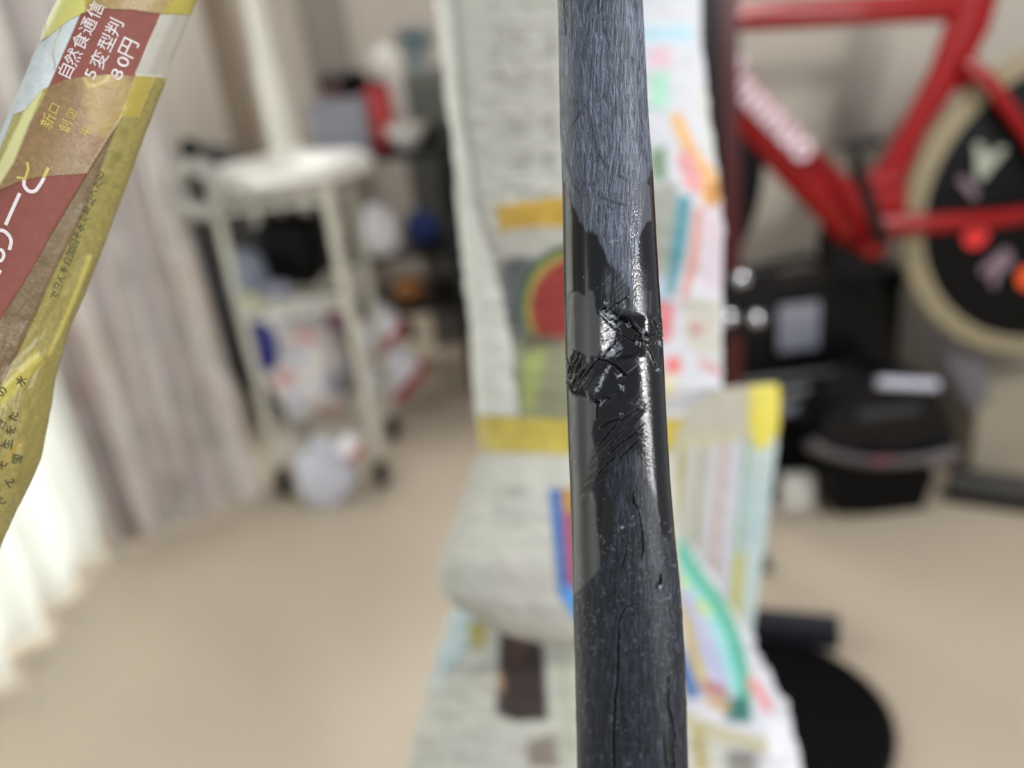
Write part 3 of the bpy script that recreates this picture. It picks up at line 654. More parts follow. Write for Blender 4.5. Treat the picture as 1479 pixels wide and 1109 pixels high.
def ex_diag(p):
    for i, (a, b, r_) in enumerate([(168, 226, 7), (178, 190, 5), (150, 262, 5), (160, 240, 3)]): p.poly([(a - r_, b - r_), (a + r_, b - r_), (a + r_, b + r_), (a - r_, b + r_)], (116, 108, 52), 5, .7)
    p.line([(128, 372), (110, 420), (84, 482), (70, 510)], 3, (205, 190, 100), 3, .6)  # highlight of the fold painted as a brighter yellow line
    p.line([(108, 250), (100, 330), (112, 300)], 0.1, (150, 140, 70), 1, .3)
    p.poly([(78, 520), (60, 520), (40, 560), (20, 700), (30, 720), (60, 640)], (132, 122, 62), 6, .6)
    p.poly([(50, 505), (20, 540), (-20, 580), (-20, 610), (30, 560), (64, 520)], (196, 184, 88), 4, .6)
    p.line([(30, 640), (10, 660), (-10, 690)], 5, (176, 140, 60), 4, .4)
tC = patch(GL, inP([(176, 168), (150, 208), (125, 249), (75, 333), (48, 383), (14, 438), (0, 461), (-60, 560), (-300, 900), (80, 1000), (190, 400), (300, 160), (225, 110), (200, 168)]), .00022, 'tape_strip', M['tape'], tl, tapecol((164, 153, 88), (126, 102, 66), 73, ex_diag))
# lettering seen through the tape
for t_, bx, by, sz in [('新', 72, 188, 22), ('口', 80, 167, 17), ('創', 97, 194, 19), ('回', 105, 174, 15), ('平', 126, 200, 17)]:
    glyphs(GL, t_, bx, by, sz, ia, 'letter', M['inky'], tl, .00022, bold=.004)
stroke(GL, [(24, 256), (36, 258), (41, 244), (39, 234)], 2.2, 'letter', M['inky'], tl, .00024); stroke(GL, [(63, 256), (70, 242)], 2.6, 'letter', M['inky'], tl, .00024)
r = random.Random(5); txtd = 'のたへ立時食水そ回国白をん日で生中本'
for i in range(15):
    f = i / 14; px_, py_ = 146 - 66 * f + (i % 2) * .6, 262 + 172 * f
    glyphs(GL, txtd[i % len(txtd)], px_, py_, 14 - 1 * f, 62, 'letter', M['inkd'], tl, .00030, bold=.012)
for i, (a, b) in enumerate([(4, 575), (-3, 595), (2, 622), (16, 650), (2, 655), (8, 680), (14, 706), (-8, 690), (-4, 718), (30, 672), (3, 735), (24, 610), (32, 560), (20, 630)]):
    glyphs(GL, txtd[(i * 5) % len(txtd)], a, b, 16, 60 + 20 * (i % 2), 'letter', M['inkd'], tl, .0004, bold=.012)

# ------------------------------------------------------------------ newspaper-wrapped frame part behind the carbon tube (out of focus)
R1 = [(-140, 620, 980, 0.455), (0, 631, 1010, 0.448), (80, 640, 1013, 0.448), (180, 654, 1024, 0.448), (260, 662, 1036, 0.448), (340, 670, 1043, 0.442), (450, 683, 1041, 0.442), (560, 690, 1041, 0.442), (590, 692, 990, 0.442), (650, 694, 968, 0.442), (690, 680, 975, 0.435), (760, 655, 978, 0.428), (815, 634, 980, 0.421), (850, 634, 980, 0.421), (880, 670, 980, 0.421), (905, 715, 975, 0.421), (922, 780, 960, 0.421)]
G1 = loft(R1, 420, .45, 2.2, 200, 26, 1.75); crumple(G1, .0022, 26, 81)
p1 = Paint(G1['x'], G1['y'], (200, 199, 189))
for (a, b, c_, d) in [(706, 0, 806, 10), (706, 34, 806, 92), (716, 102, 806, 148), (722, 164, 806, 205), (728, 220, 806, 258), (720, 270, 806, 284)]: p1.text(a, b, c_, d, (120, 118, 110), 11, .7, 9)
p1.text(700, 0, 800, 300, (160, 158, 148), 15, .5, 10)
p1.poly([(700, 335), (808, 330), (815, 360), (720, 420)], (186, 182, 172), 6, .8)
p1.poly([(722, 380), (745, 368), (775, 372), (760, 430), (752, 510), (738, 500), (728, 440)], (78, 84, 88), 8, .9)
th_ = np.linspace(0, 2 * math.pi, 40)
p1.poly([(828 + 78 * math.cos(t), 440 + 88 * math.sin(t)) for t in th_], (52, 96, 58), 2); p1.poly([(830 + 72 * math.cos(t), 443 + 80 * math.sin(t)) for t in th_], (176, 160, 84), 3)
p1.poly([(834 + 68 * math.cos(t), 446 + 74 * math.sin(t)) for t in th_], (150, 50, 44), 4); p1.poly([(745, 490), (830, 488), (830, 620), (740, 600)], (150, 152, 122), 6); p1.poly([(752, 520), (775, 500), (790, 505), (770, 590), (755, 590)], (178, 190, 110), 6, .8)
p1.poly([(750, 478), (790, 485), (820, 492), (820, 500), (760, 505)], (92, 88, 70), 4, .8)
p1.poly([(700, 500), (735, 480), (750, 596), (708, 596)], (196, 194, 186), 5, .8)
p1.text(712, 700, 762, 765, (158, 158, 148), 9, .8, 6); p1.text(700, 780, 800, 870, (190, 188, 178), 10, .6, 7)
p1.poly([(792, 706), (812, 706), (822, 860), (828, 890), (806, 860)], (60, 112, 178), 2.5); p1.poly([(811, 706), (860, 706), (860, 740), (813, 740)], (196, 142, 60), 2.5); p1.poly([(813, 740), (860, 740), (860, 850), (820, 850)], (172, 84, 108), 3); p1.poly([(806, 846), (860, 846), (860, 900), (826, 890)], (96, 160, 226), 3)
# coloured right side
p1.poly([(900, -200), (1100, -200), (1100, 600), (900, 600)], (216, 218, 224), 3)
for pts, c_, so in [([(925, 38), (1000, 34), (1000, 62), (925, 60)], (190, 222, 234), 6), ([(938, 70), (968, 68), (968, 98), (938, 98)], (232, 196, 208), 8), ([(938, 105), (966, 103), (966, 155), (940, 158)], (176, 226, 200), 7),
                    ([(966, 168), (982, 160), (1010, 220), (1036, 250), (1038, 290), (1018, 298), (998, 250)], (236, 186, 122), 4), ([(1008, 130), (1030, 120), (1045, 240), (1020, 220)], (214, 216, 206), 5), ([(976, 225), (996, 215), (1016, 260), (1010, 285), (990, 270)], (226, 160, 164), 5),
                    ([(938, 214), (962, 212), (964, 262), (940, 262)], (112, 146, 110), 7), ([(1020, 262), (1040, 262), (1042, 298), (1022, 298)], (196, 140, 72), 4), ([(936, 270), (978, 262), (970, 420), (936, 430)], (158, 160, 148), 6),
                    ([(978, 280), (1000, 285), (992, 360), (976, 420), (962, 440), (968, 360)], (70, 144, 156), 5), ([(930, 400), (962, 400), (962, 440), (930, 440)], (184, 206, 224), 6), ([(1002, 300), (1016, 298), (1010, 380), (990, 440), (982, 430), (996, 360)], (208, 148, 136), 4),
                    ([(1016, 298), (1044, 298), (1044, 420), (1012, 420)], (212, 196, 206), 4), ([(940, 430), (976, 440), (970, 490), (940, 500)], (222, 128, 134), 7), ([(985, 430), (1040, 430), (1038, 520), (990, 500)], (200, 196, 184), 6),
                    ([(998, 468), (1014, 468), (1014, 482), (998, 482)], (196, 130, 122), 5), ([(960, 518), (982, 514), (984, 538), (962, 540)], (236, 112, 106), 6), ([(1005, 515), (1040, 530), (1040, 545), (1010, 530)], (206, 150, 150), 4), ([(955, 545), (975, 540), (975, 575), (955, 575)], (232, 222, 178), 5)]:
    p1.poly(pts, c_, so, .95)
t1n = thing('newspaper_bundle', 'newspaper-wrapped frame tube behind the carbon tube, showing a watermelon picture and yellow tapes', 'wrapped tube', G1['pos'][-1].mean(0))
loft_obj(G1, 'paper_sleeve', M['paper'], p1.c, t1n)
def flatcol(c_, amp=.15, seed=91):
    def f(px, py):
        p = Paint(px, py, c_); p.c[:] = p.c * (1 + amp * 2 * (fbm(px / 9, py / 9, seed) - .5))[..., None]; return np.clip(p.c, 0, 1)
    return f
patch(G1, inP([(714, 298), (760, 290), (830, 280), (900, 275), (900, 312), (830, 322), (722, 332)]), .0006, 'tape_strip', M['tape'], t1n, flatcol((188, 152, 62), .2))
patch(G1, inP([(600, 596), (720, 598), (830, 605), (1100, 600), (1100, 650), (830, 655), (700, 652), (600, 648)]), .0006, 'tape_band', M['tape'], t1n, flatcol((192, 174, 80), .25))
patch(G1, inP([(600, 200), (655, 250), (690, 300), (712, 370), (735, 470), (750, 598), (600, 598)]), .0022, 'paper_flap', M['paper'], t1n, flatcol((226, 226, 218), .06))  # flap coloured paler than the sleeve to stand for window light
patch(G1, inP([(600, -200), (652, -200), (655, 0), (668, 150), (690, 298), (655, 252), (600, 200)]), .0015, 'paper_flap', M['paper'], t1n, flatcol((226, 226, 218), .06))  # upper flap, window light likewise put into its pale colour
# lower crumpled bundle
R2 = [(770, 900, 972, 0.552), (800, 850, 1000, 0.545), (840, 760, 1032, 0.538), (880, 655, 1058, 0.538), (920, 641, 1082, 0.531), (960, 630, 1103, 0.531), (1000, 616, 1122, 0.524), (1050, 602, 1142, 0.517), (1109, 588, 1156, 0.510), (1180, 575, 1165, 0.510), (1260, 570, 1165, 0.510)]
G2 = loft(R2, 260, .5, 2.1, 220, 26, 1.75); crumple(G2, .007, 34, 83)
p2 = Paint(G2['x'], G2['y'], (206, 206, 196))
p2.poly([(640, 870), (700, 880), (690, 930), (640, 980), (620, 1000)], (190, 212, 220), 8, .8); p2.poly([(676, 900), (702, 898), (700, 938), (680, 940)], (186, 176, 88), 5)
p2.poly([(722, 905), (784, 910), (792, 1040), (745, 1042), (716, 1030)], (64, 52, 50), 3); p2.poly([(735, 920), (760, 918), (755, 960), (740, 960)], (104, 66, 52), 6, .6); p2.poly([(718, 968), (726, 970), (728, 1000), (720, 1000)], (210, 170, 120), 3, .7)
p2.text(640, 960, 712, 1080, (166, 166, 156), 9, .7, 6); p2.poly([(760, 1070), (800, 1060), (810, 1109), (765, 1109)], (110, 84, 70), 7, .7); p2.poly([(800, 930), (832, 930), (834, 1109), (815, 1109)], (176, 188, 160), 8, .6)
teal = curve([(975, 775), (1000, 820), (1035, 868), (1060, 920), (1074, 980), (1076, 1030)], 20)
p2.poly([(960, 760), (1000, 790), (1060, 860), (1110, 960), (1150, 1040), (1160, 1109), (1100, 1109), (1000, 1050), (960, 900)], (214, 214, 222), 4)
p2.line([(968, 780), (1000, 830), (1030, 880), (1050, 930), (1062, 990)], 13, (150, 216, 216), 4); p2.line(teal, 9, (86, 178, 148), 4); p2.poly([(1040, 1010), (1080, 1005), (1086, 1045), (1050, 1042)], (52, 116, 112), 6)
p2.line([(970, 815), (992, 850)], 6, (190, 224, 120), 4); p2.line([(1008, 872), (1022, 884)], 7, (200, 220, 90), 4)
p2.line([(985, 860), (1020, 930), (1040, 985)], 14, (184, 186, 214), 6); p2.line([(966, 860), (990, 890), (1004, 950), (1018, 990)], 6, (196, 170, 56), 3.5); p2.line([(960, 950), (985, 960), (1000, 1000)], 11, (58, 104, 164), 6); p2.line([(1020, 990), (1045, 1000)], 7, (176, 96, 86), 5); p2.line([(1025, 1012), (1048, 1022)], 7, (206, 170, 120), 5)
p2.line([(1085, 985), (1104, 1010), (1108, 1020)], 7, (226, 140, 140), 5); p2.line([(975, 1035), (1040, 1060), (1110, 1080)], 12, (190, 184, 156), 5); p2.line([(1008, 1060), (1014, 1109)], 9, (170, 150, 60), 6, .8); p2.poly([(1050, 1080), (1090, 1085), (1095, 1120), (1050, 1120)], (112, 110, 104), 8, .8)
p2.poly([(1112, 1040), (1150, 1040), (1165, 1150), (1105, 1150)], (232, 234, 240), 5)
t2n = thing('paper_wrapped_joint', 'bulging crumpled paper wrapping at the bottom behind the carbon tube, with green and blue print', 'wrapped frame', G2['pos'][-1].mean(0))
loft_obj(G2, 'paper_sleeve', M['paper'], p2.c, t2n)
# flat paper-covered piece to the right with a yellow tape corner
R3 = [(566, 930, 1118, .60), (572, 925, 1124, .60), (600, 922, 1124, .60), (650, 922, 1121, .60), (720, 925, 1112, .60), (800, 930, 1102, .60), (860, 940, 1093, .60), (930, 950, 1085, .60), (1000, 960, 1075, .60)]
G3 = loft(R3, 240, .18, 3.0, 160, 26, 1.7); 
# lean the top edge up to the right
sh = np.clip((G3['x'] - 960) / 160, 0, 1)[..., None] * (1 - sstep(560, 760, G3['y']))[..., None] * .006
G3['pos'] = G3['pos'] + sh * UP; regrid(G3); crumple(G3, .0012, 24, 85)
p3 = Paint(G3['x'], G3['y'], (196, 192, 176))
p3.poly([(900, 640), (1130, 640), (1130, 1100), (900, 1100)], (210, 212, 210), 4)
for a, wd, c_ in [(972, 9, (186, 176, 130)), (1000, 4, (160, 148, 96)), (1016, 6, (206, 204, 212)), (1032, 5, (206, 168, 158)), (1046, 8, (208, 208, 222)), (1064, 4, (122, 176, 146)), (1090, 14, (190, 208, 206))]:
    p3.line([(a + 16, 640), (a + 4, 760), (a - 8, 1000)], wd, c_, 4, .9)
p3.poly([(1058, 800), (1076, 800), (1070, 905), (1052, 905)], (200, 196, 112), 4, .9)
p3.poly([(1068, 690), (1118, 700), (1100, 800), (1072, 795)], (182, 204, 208), 6, .7); p3.text(1072, 660, 1116, 780, (150, 170, 170), 9, .4, 6)
p3.line([(970, 640), (1060, 630)], 8, (204, 200, 168), 6)
t3n = thing('flat_paper_packet', 'flat paper-covered piece right of the carbon tube with yellow tape on its corner', 'wrapped tube', G3['pos'][-1].mean(0))
loft_obj(G3, 'paper_sleeve', M['paper'], p3.c, t3n)
patch(G3, inP([(1079, 500), (1150, 500), (1140, 580), (1120, 625), (1104, 648), (1090, 648), (1080, 615)]), .0006, 'tape_corner', M['tape'], t3n, flatcol((218, 204, 74), .1))
# closing lids so that no sleeve is hollow
for G_, par in ((GC, tube_root), (GL, tl), (G1, t1n), (G2, t2n), (G3, t3n)):
    for row in (0, -1):
        ring = G_['pos'][row]; c0 = ring.mean(0); n = len(ring)
        mesh_obj('end_cap', np.vstack([ring, c0]), [(k, (k + 1) % n, n) for k in range(n)], M['blackm'] if par is tube_root else M['wall'], par, smooth=False)

# ------------------------------------------------------------------ curtains at the window
def curtain(name, path, z0, z1, amp, folds, seed, m, label, cat, base_c, pattern=True, nu=420, nz=120, hem=0.0):
    path = np.array(path, float); u = np.linspace(0, 1, nu); k = np.linspace(0, 1, len(path))
    bx, by = np.interp(u, k, path[:, 0]), np.interp(u, k, path[:, 1]); tx, ty = np.gradient(bx), np.gradient(by); l = np.hypot(tx, ty); nx, ny = ty / l, -tx / l
    V = []; F = []; L_ = float(np.hypot(*(path[-1] - path[0])))
    z = np.linspace(z0, z1, nz); U, Z = np.meshgrid(u, z)
    ph = U * folds * 2 * math.pi + 2.2 * vn(U * folds * .6, Z * .4, seed) * 2
    off = amp * (np.sin(ph) + .35 * np.sin(2.3 * ph + 1) + .5 * (fbm(U * folds * .7, Z * .8, seed + 2, 2) - .5)) * (1 - .12 * Z)
    Xc = np.interp(U, u, bx) + off * np.interp(U, u, nx); Yc = np.interp(U, u, by) + off * np.interp(U, u, ny)
    Zc = Z + (Z == z0) * hem * np.sin(ph)
    P1 = np.stack([Xc, Yc, Zc], -1); th = .0015
    nn = np.stack([nx, ny, 0 * nx], -1)[None]
    both = np.concatenate([P1.reshape(-1, 3), (P1 - nn * th).reshape(-1, 3)]); n0 = nu * nz
    i = np.arange(nz - 1)[:, None]; j = np.arange(nu - 1)[None]; q = np.stack(np.broadcast_arrays(i * nu + j, i * nu + j + 1, (i + 1) * nu + j + 1, (i + 1) * nu + j), -1).reshape(-1, 4)
    F = np.vstack([q, q[:, ::-1] + n0])
    cl = np.tile(s2l(base_c), (nz, nu, 1)).astype(float)
    if pattern:
        s_ = U * L_ * 2.2
        for a0, c_, wd in pattern:
            a = np.exp(-((U - a0) / wd) ** 2) * (.55 + .45 * fbm(Z * 9, U * 30, seed + 5, 3) * 1.2); cl = cl * (1 - a[..., None]) + s2l(c_) * a[..., None]
        a = sstep(.56, .66, fbm(s_ * 9, Z * 9, seed + 7, 3)) * .3; cl = cl * (1 - a[..., None]) + s2l((178, 150, 134)) * a[..., None]
        a = sstep(.60, .68, fbm(s_ * 12, Z * 12, seed + 9, 3)) * .35; cl = cl * (1 - a[..., None]) + s2l((132, 138, 122)) * a[..., None]
        cl = cl * (1 + .14 * (fbm(s_ * 30, Z * 5, seed + 11, 2) - .5))[..., None]
    c2_ = np.concatenate([cl.reshape(-1, 3)] * 2)
    o = mesh_obj(name, both, F, m, colors=c2_)
    return tag(o, label, cat)
curtain('floral_curtain', [(-1.10, 1.79), (-1.04, 1.88), (-0.97, 1.95), (-0.88, 2.01), (-0.78, 2.05)], .03, 2.3, .034, 3.2, 3, M['curtain'], 'thick beige curtain with faint brown floral stripes, drawn together left of the cart', 'curtain', (206, 198, 194),
        [(.18, (112, 96, 84), .018), (.05, (150, 138, 132), .05), (.62, (176, 168, 172), .03), (.36, (150, 142, 142), .02)])
curtain('sheer_curtain', [(-1.16, .2), (-1.17, .7), (-1.18, 1.1), (-1.17, 1.45), (-1.19, 1.75), (-1.22, 2.0)], .02, 2.3, .03, 9, 5, M['sheer'], 'bright white sheer curtain lit by the window at the left edge, below the wrapped tube', 'curtain', (240, 240, 235), None, nu=300)
q = onZ(215, 757, .015); tag(MB().lathe((q[0], q[1], 0.0), [(.0, 0), (.016, 0), (.02, .012), (.016, .026), (0, .032)], 24).build('white_ball', M['flint']), 'small shiny white ball on the floor at the curtain hem', 'ball')

# ------------------------------------------------------------------ wire cart
CY = 2.07
cart = thing('wire_cart', 'cream wire shelf cart on black casters beside the floral curtain', 'cart', (-.58, 2.2, 0))
xR, xL, yF, yB = -.42, -.715, 2.08, 2.42
for (a, b) in ((xR, yF), (xL, yF), (xR, yB), (xL, yB)):
    MB().tube([(a, b, .075), (a, b, .93)], .018 if a == xR else .012, 16).build('post', M['cream'], cart)
    cs = MB().torus((a, b, .046), .026, .020, (1, .25, 0), 28, 10).lathe((a - .012, b - .003, .046), [(0, 0), (.03, 0), (.03, .024), (0, .024)], 20, (1, .25, 0)).build('caster', M['rubber'], cart)
    MB().box((a, b, .088), (.028, .03, .02)).tube([(a, b, .07), (a, b, .085)], .008, 10).build('fork', M['black'], cs)
def shelf(z):
    mb = MB()
    for zz in (z, z - .032):
        for p_, q_ in (((xL, yF), (xR, yF)), ((xL, yB), (xR, yB)), ((xL, yF), (xL, yB)), ((xR, yF), (xR, yB))): mb.tube([(p_[0], p_[1], zz), (q_[0], q_[1], zz)], .0055, 10)
    n = 12
    for i in range(n):
        for yv in (yF, yB):
            t0 = xL + (xR - xL) * i / n; t1 = xL + (xR - xL) * (i + 1) / n; mb.tube([(t0, yv, z), ((t0 + t1) / 2, yv, z - .032), (t1, yv, z)], .003, 6)
    for i in range(1, 14): t = xL + (xR - xL) * i / 14; mb.tube([(t, yF, z + .004), (t, yB, z + .004)], .0028, 6)
    return mb.build('wire_shelf', M['cream_wire'], cart)
shelf(.875); shelf(.585); shelf(.17)
# white pole with a round foot standing on the cart
c0 = onY(415, 222, 2.24)
st = thing('pole_stand', 'white round-footed stand with a cream pole on top of the wire cart', 'stand', (c0[0], 2.24, .885))
MB().lathe((c0[0], 2.24, .885), [(0, 0), (.205, 0), (.228, .012), (.232, .035), (.222, .055), (.18, .072), (.08, .08), (.052, .084), (.045, .095), (0, .095)], 64).build('round_foot', M['white'], st)
MB().lathe((c0[0], 2.24, .975), [(.040, 0), (.040, .2), (.031, .24), (.029, .75), (0, .75)], 32).build('pole', M['cream'], st)
# ring hanging at the cart's corner
rc = onY(286, 274, 1.99); tag(MB().torus(rc, .058, .02, (.25, 1, .1), 48, 14).build('coil_ring', mat('grey_hose', (150, 148, 142), .4)), 'grey ring-shaped coil hanging at the cart corner by the curtain', 'coil')
# things on the cart's shelf
def blob(name, px, py, yy, rx, ry, rz, m, label, cat, amp=.15, fr=2., seed=0, sq=2.0, base=None, group=None):
    c_ = onY(px, py, yy); return tag(MB().blob(c_, (rx, ry, rz), amp, fr, seed, sq=sq).build(name, m), label, cat, group)
def onshelf(name, px, py, yy, z, rx, ry, rz, m, label, cat, amp=.12, fr=2., seed=0, sq=2.5):
    c_ = onY(px, py, yy); return tag(MB().blob((c_[0], yy, z + rz * .97), (rx, ry, rz), amp, fr, seed, sq=sq).build(name, m), label, cat)
onshelf('black_pouch', 420, 350, 2.29, .592, .10, .09, .105, M['blackm'], 'soft black pouch on the cart shelf', 'pouch', .1, 2, 1, 3)
onshelf('cloth_bundle', 346, 350, 2.12, .592, .05, .05, .075, M['bluegrey'], 'blue-grey cloth bundle on the cart shelf beside the black pouch', 'cloth', .2, 3, 2)
onshelf('yellow_ball', 352, 371, 2.09, .588, .02, .02, .02, M['yell'], 'small pale yellow ball at the front of the cart shelf', 'ball', .05)
onshelf('grey_bag', 388, 375, 2.12, .59, .042, .026, .026, mat('grey_cloth', (128, 130, 146), .6), 'light grey flat bag lying in front of the black pouch', 'bag', .12, 2, 7)
blob('black_gadget', 275, 217, 2.10, .03, .03, .03, M['blackm'], 'small black item behind the curtain edge on the cart top', 'item', .1)
# bags at the cart's foot
onshelf('shopping_bag', 448, 560, 2.29, .182, .13, .10, .175, M['bagp'], 'crumpled white plastic bag with faint print on the bottom of the cart', 'bag', .34, 3.4, 11, 2.4)
onshelf('plastic_bag', 462, 650, 1.99, .0, .085, .05, .10, mat('white_film', (200, 202, 214), .35, bump=.6, bscale=25), 'bluish white plastic bag slumped on the floor before the cart', 'bag', .5, 3.6, 12, 1.7)
blob('blue_bag', 378, 500, 2.135, .042, .035, .075, M['bagb'], 'dark blue and green bag beside the curtain at the cart foot', 'bag', .15, 2, 13, 2.6)
blob('magenta_bag', 484, 462, 2.36, .045, .03, .05, M['mag'], 'magenta bag behind the cart post', 'bag', .2, 2, 15)
def carton(px, py, yy, w_, d_, hh, z, tilt, label):
    c_ = onY(px, py, yy); t = thing('striped_carton', label, 'carton', (c_[0], yy, z), 'white and red cartons beside the cart')
    c, s_ = math.cos(tilt), math.sin(tilt); R = np.array([[c, 0, s_], [0, 1, 0], [-s_, 0, c]])
    cc_ = np.array([c_[0], yy, c_[2]])
    MB().box(cc_, (w_, d_, hh), R, .08).build('carton_body', M['cwhite'], t)
    MB().box(cc_ + R @ np.array([0, -d_ / 2 - .001, -hh * .36]), (w_ * .98, .002, hh * .24), R, .1).build('red_band', M['cred'], t)
    MB().box(cc_ + R @ np.array([w_ / 2 + .001, 0, -hh * .36]), (.002, d_ * .98, hh * .24), R, .1).build('red_band', M['cred'], t)
carton(548, 478, 2.64, .145, .12, .12, .24, -.75, 'small white carton with a red lower edge, topmost of the three beside the cart')
carton(572, 541, 2.64, .175, .12, .145, .05, -.72, 'white carton with a broad red stripe, middle one beside the cart')
carton(505, 645, 1.94, .06, .03, .06, .1, -.75, 'little white and red carton, lowest one at the cart foot')
tag(MB().torus((onZ(590, 480, .04)[0], 3.6, .045), .03, .024, (1, .3, 0), 24, 10).build('spare_caster', M['rubber']), 'black caster wheel on the floor behind the cartons', 'caster')

# ------------------------------------------------------------------ cabinet and clutter at the back of the room
cab = thing('grey_cabinet', 'dark grey cabinet standing against the back right corner', 'cabinet', (.06, 3.75, 0))
MB().box((.03, 3.85, .60), (.72, .9, 1.18), bev=.02).build('cabinet_body', M['dgrey'], cab)
MB().box((-.155, 3.395, .60), (.33, .014, 1.10), bev=.2).build('door', M['dgrey'], cab)
MB().box((.20, 3.395, .60), (.33, .014, 1.10), bev=.2).build('door', M['dgrey'], cab)
tb = thing('side_table', 'dark side table crowded with things behind the cart', 'table', (-.42, 3.0, 0))
MB().box((-.42, 3.0, .90), (.62, .55, .03), bev=.2).build('tabletop', M['black'], tb)
for sx in (-.7, -.14):
    for sy in (2.78, 3.22): MB().box((sx, sy, .445), (.04, .04, .88)).build('leg', M['black'], tb)
MB().box((-.42, 3.0, .55), (.60, .5, .02), bev=.2).build('lower_shelf', M['black'], tb)
def ont(name, px, py, yy, z, rx, ry, rz, m, label, cat, **k): return onshelf(name, px, py, yy, z, rx, ry, rz, m, label, cat, **k)
c_ = onY(485, 130, 2.95)
bx = thing('grey_box', 'lilac-grey box on the side table behind the stand pole', 'box', (c_[0], 2.95, .915))
MB().box((c_[0], 2.95, 1.0), (.20, .16, .17), bev=.08).build('box_body', M['lilac'], bx); MB().box((c_[0], 2.95, 1.09), (.206, .166, .022), bev=.1).build('lid', M['lilac'], bx)
bh = ont('black_bundle', 488, 72, 2.98, 1.10, .085, .07, .05, M['blackm'], 'black rounded bundle lying on the grey box', 'bundle', amp=.12, seed=3)
ont('red_pouch', 473, 82, 2.88, 1.10, .03, .02, .025, M['dred'], 'dark red pouch on the grey box beside the black bundle', 'pouch')
c_ = onY(538, 115, 2.88)
rp = thing('red_canister', 'bright red canister on the side table right of the grey box', 'canister', (c_[0], 2.93, .915))
MB().lathe((c_[0], 2.93, .915), [(0, 0), (.044, 0), (.048, .01), (.048, .20), (.04, .215), (0, .215)], 32).build('can_body', M['redp'], rp); MB().lathe((c_[0], 2.93, 1.128), [(.03, 0), (.03, .02), (0, .022)], 24).build('lid', M['black'], rp)
c_ = onY(556, 70, 3.1)
wb = thing('white_jar', 'round white jar above the red canister', 'jar', (c_[0], 3.1, .915))
MB().lathe((c_[0], 3.1, .915), [(0, 0), (.04, 0), (.05, .04), (.05, .24), (.058, .27), (.058, .31), (.045, .335), (0, .34)], 32).build('jar_body', M['white'], wb); MB().lathe((c_[0], 3.1, 1.255), [(.03, 0), (.03, .015), (0, .02)], 24).build('lid', M['white'], wb)
c_ = onY(600, 70, 3.55)
fn = thing('teal_fan', 'small round teal desk fan standing on the grey cabinet', 'fan', (c_[0], 3.55, 1.19))
MB().lathe((c_[0], 3.55, 1.19), [(0, 0), (.05, 0), (.05, .012), (.012, .02), (.012, .05), (0, .05)], 28).build('foot', M['teal'], fn)
MB().torus((c_[0], 3.53, 1.29), .078, .009, (0, 1, .1), 48, 8).torus((c_[0], 3.53, 1.29), .045, .004, (0, 1, .1), 40, 6).torus((c_[0], 3.53, 1.29), .062, .003, (0, 1, .1), 40, 6).build('guard_ring', M['grey'], fn)
for i in range(3):
    a = i * 2 * math.pi / 3 + .4; d = np.array([math.cos(a), 0, math.sin(a)]); e = np.array([-math.sin(a), 0, math.cos(a)])
    c1 = np.array([c_[0], 3.54, 1.29]); MB().blob(c1 + d * .04, (.034, .006, .028), .0).build('blade', M['teal'], fn)
MB().lathe((c_[0], 3.55, 1.29), [(0, -.02), (.02, -.02), (.022, 0), (.02, .02), (0, .022)], 20, (0, -1, 0)).build('hub', M['teal'], fn)
c_ = onY(585, 183, 2.84)
bo = thing('white_bowl', 'white bowl at the right end of the side table', 'bowl', (c_[0], 2.84, .915))
MB().lathe((c_[0], 2.84, .915), [(0, .0), (.03, 0), (.034, .008), (.07, .05), (.078, .075), (.074, .075), (.064, .05), (.03, .014), (0, .012)], 40).build('bowl_wall', M['white'], bo)
MB().lathe((c_[0], 2.84, .93), [(0, .035), (.06, .03), (.0, .0)], 32).build('contents', M['white'], bo)
ont('white_wrap', 535, 240, 2.74, .565, .06, .05, .09, M['bagw'], 'crumpled pale plastic wrap below the white stand foot', 'wrap', amp=.25, seed=21)
ont('blue_bundle', 596, 238, 2.90, .565, .065, .05, .06, M['blue'], 'dark blue fabric bundle below the white bowl', 'bundle', amp=.15, seed=22)
ont('orange_basket', 572, 300, 2.90, .36, .06, .06, .045, M['orange'], 'orange-brown basket beneath the side table', 'basket', amp=.08, seed=23, sq=3)
MB().box((-.42, 3.0, .345), (.60, .5, .02), bev=.2).build('lower_shelf', M['black'], tb)
ont('dark_bag', 620, 215, 3.0, .915, .05, .05, .04, M['blackm'], 'small black bag behind the white bowl', 'bag', amp=.1, seed=25)
ont('fabric_sack', 300, 145, 2.85, .0, .16, .16, .50, mat('dark_fabric', (52, 50, 50), .8), 'dark fabric sack standing behind the curtain left of the stand pole', 'sack', amp=.08, seed=27)
dp = MB(); dp.box((onY(325, 60, 3.2)[0], 3.2, 1.15), (.10, .08, 2.3), bev=.1); struct(dp, 'trim_1', mat('brown_post', (140, 124, 106), .7))
tp = MB().box((onY(465, 30, 4.5)[0], 4.6, 1.3), (.20, .06, 2.6), bev=.1); struct(tp, 'door_1', mat('grey_door', (128, 120, 114), .6))

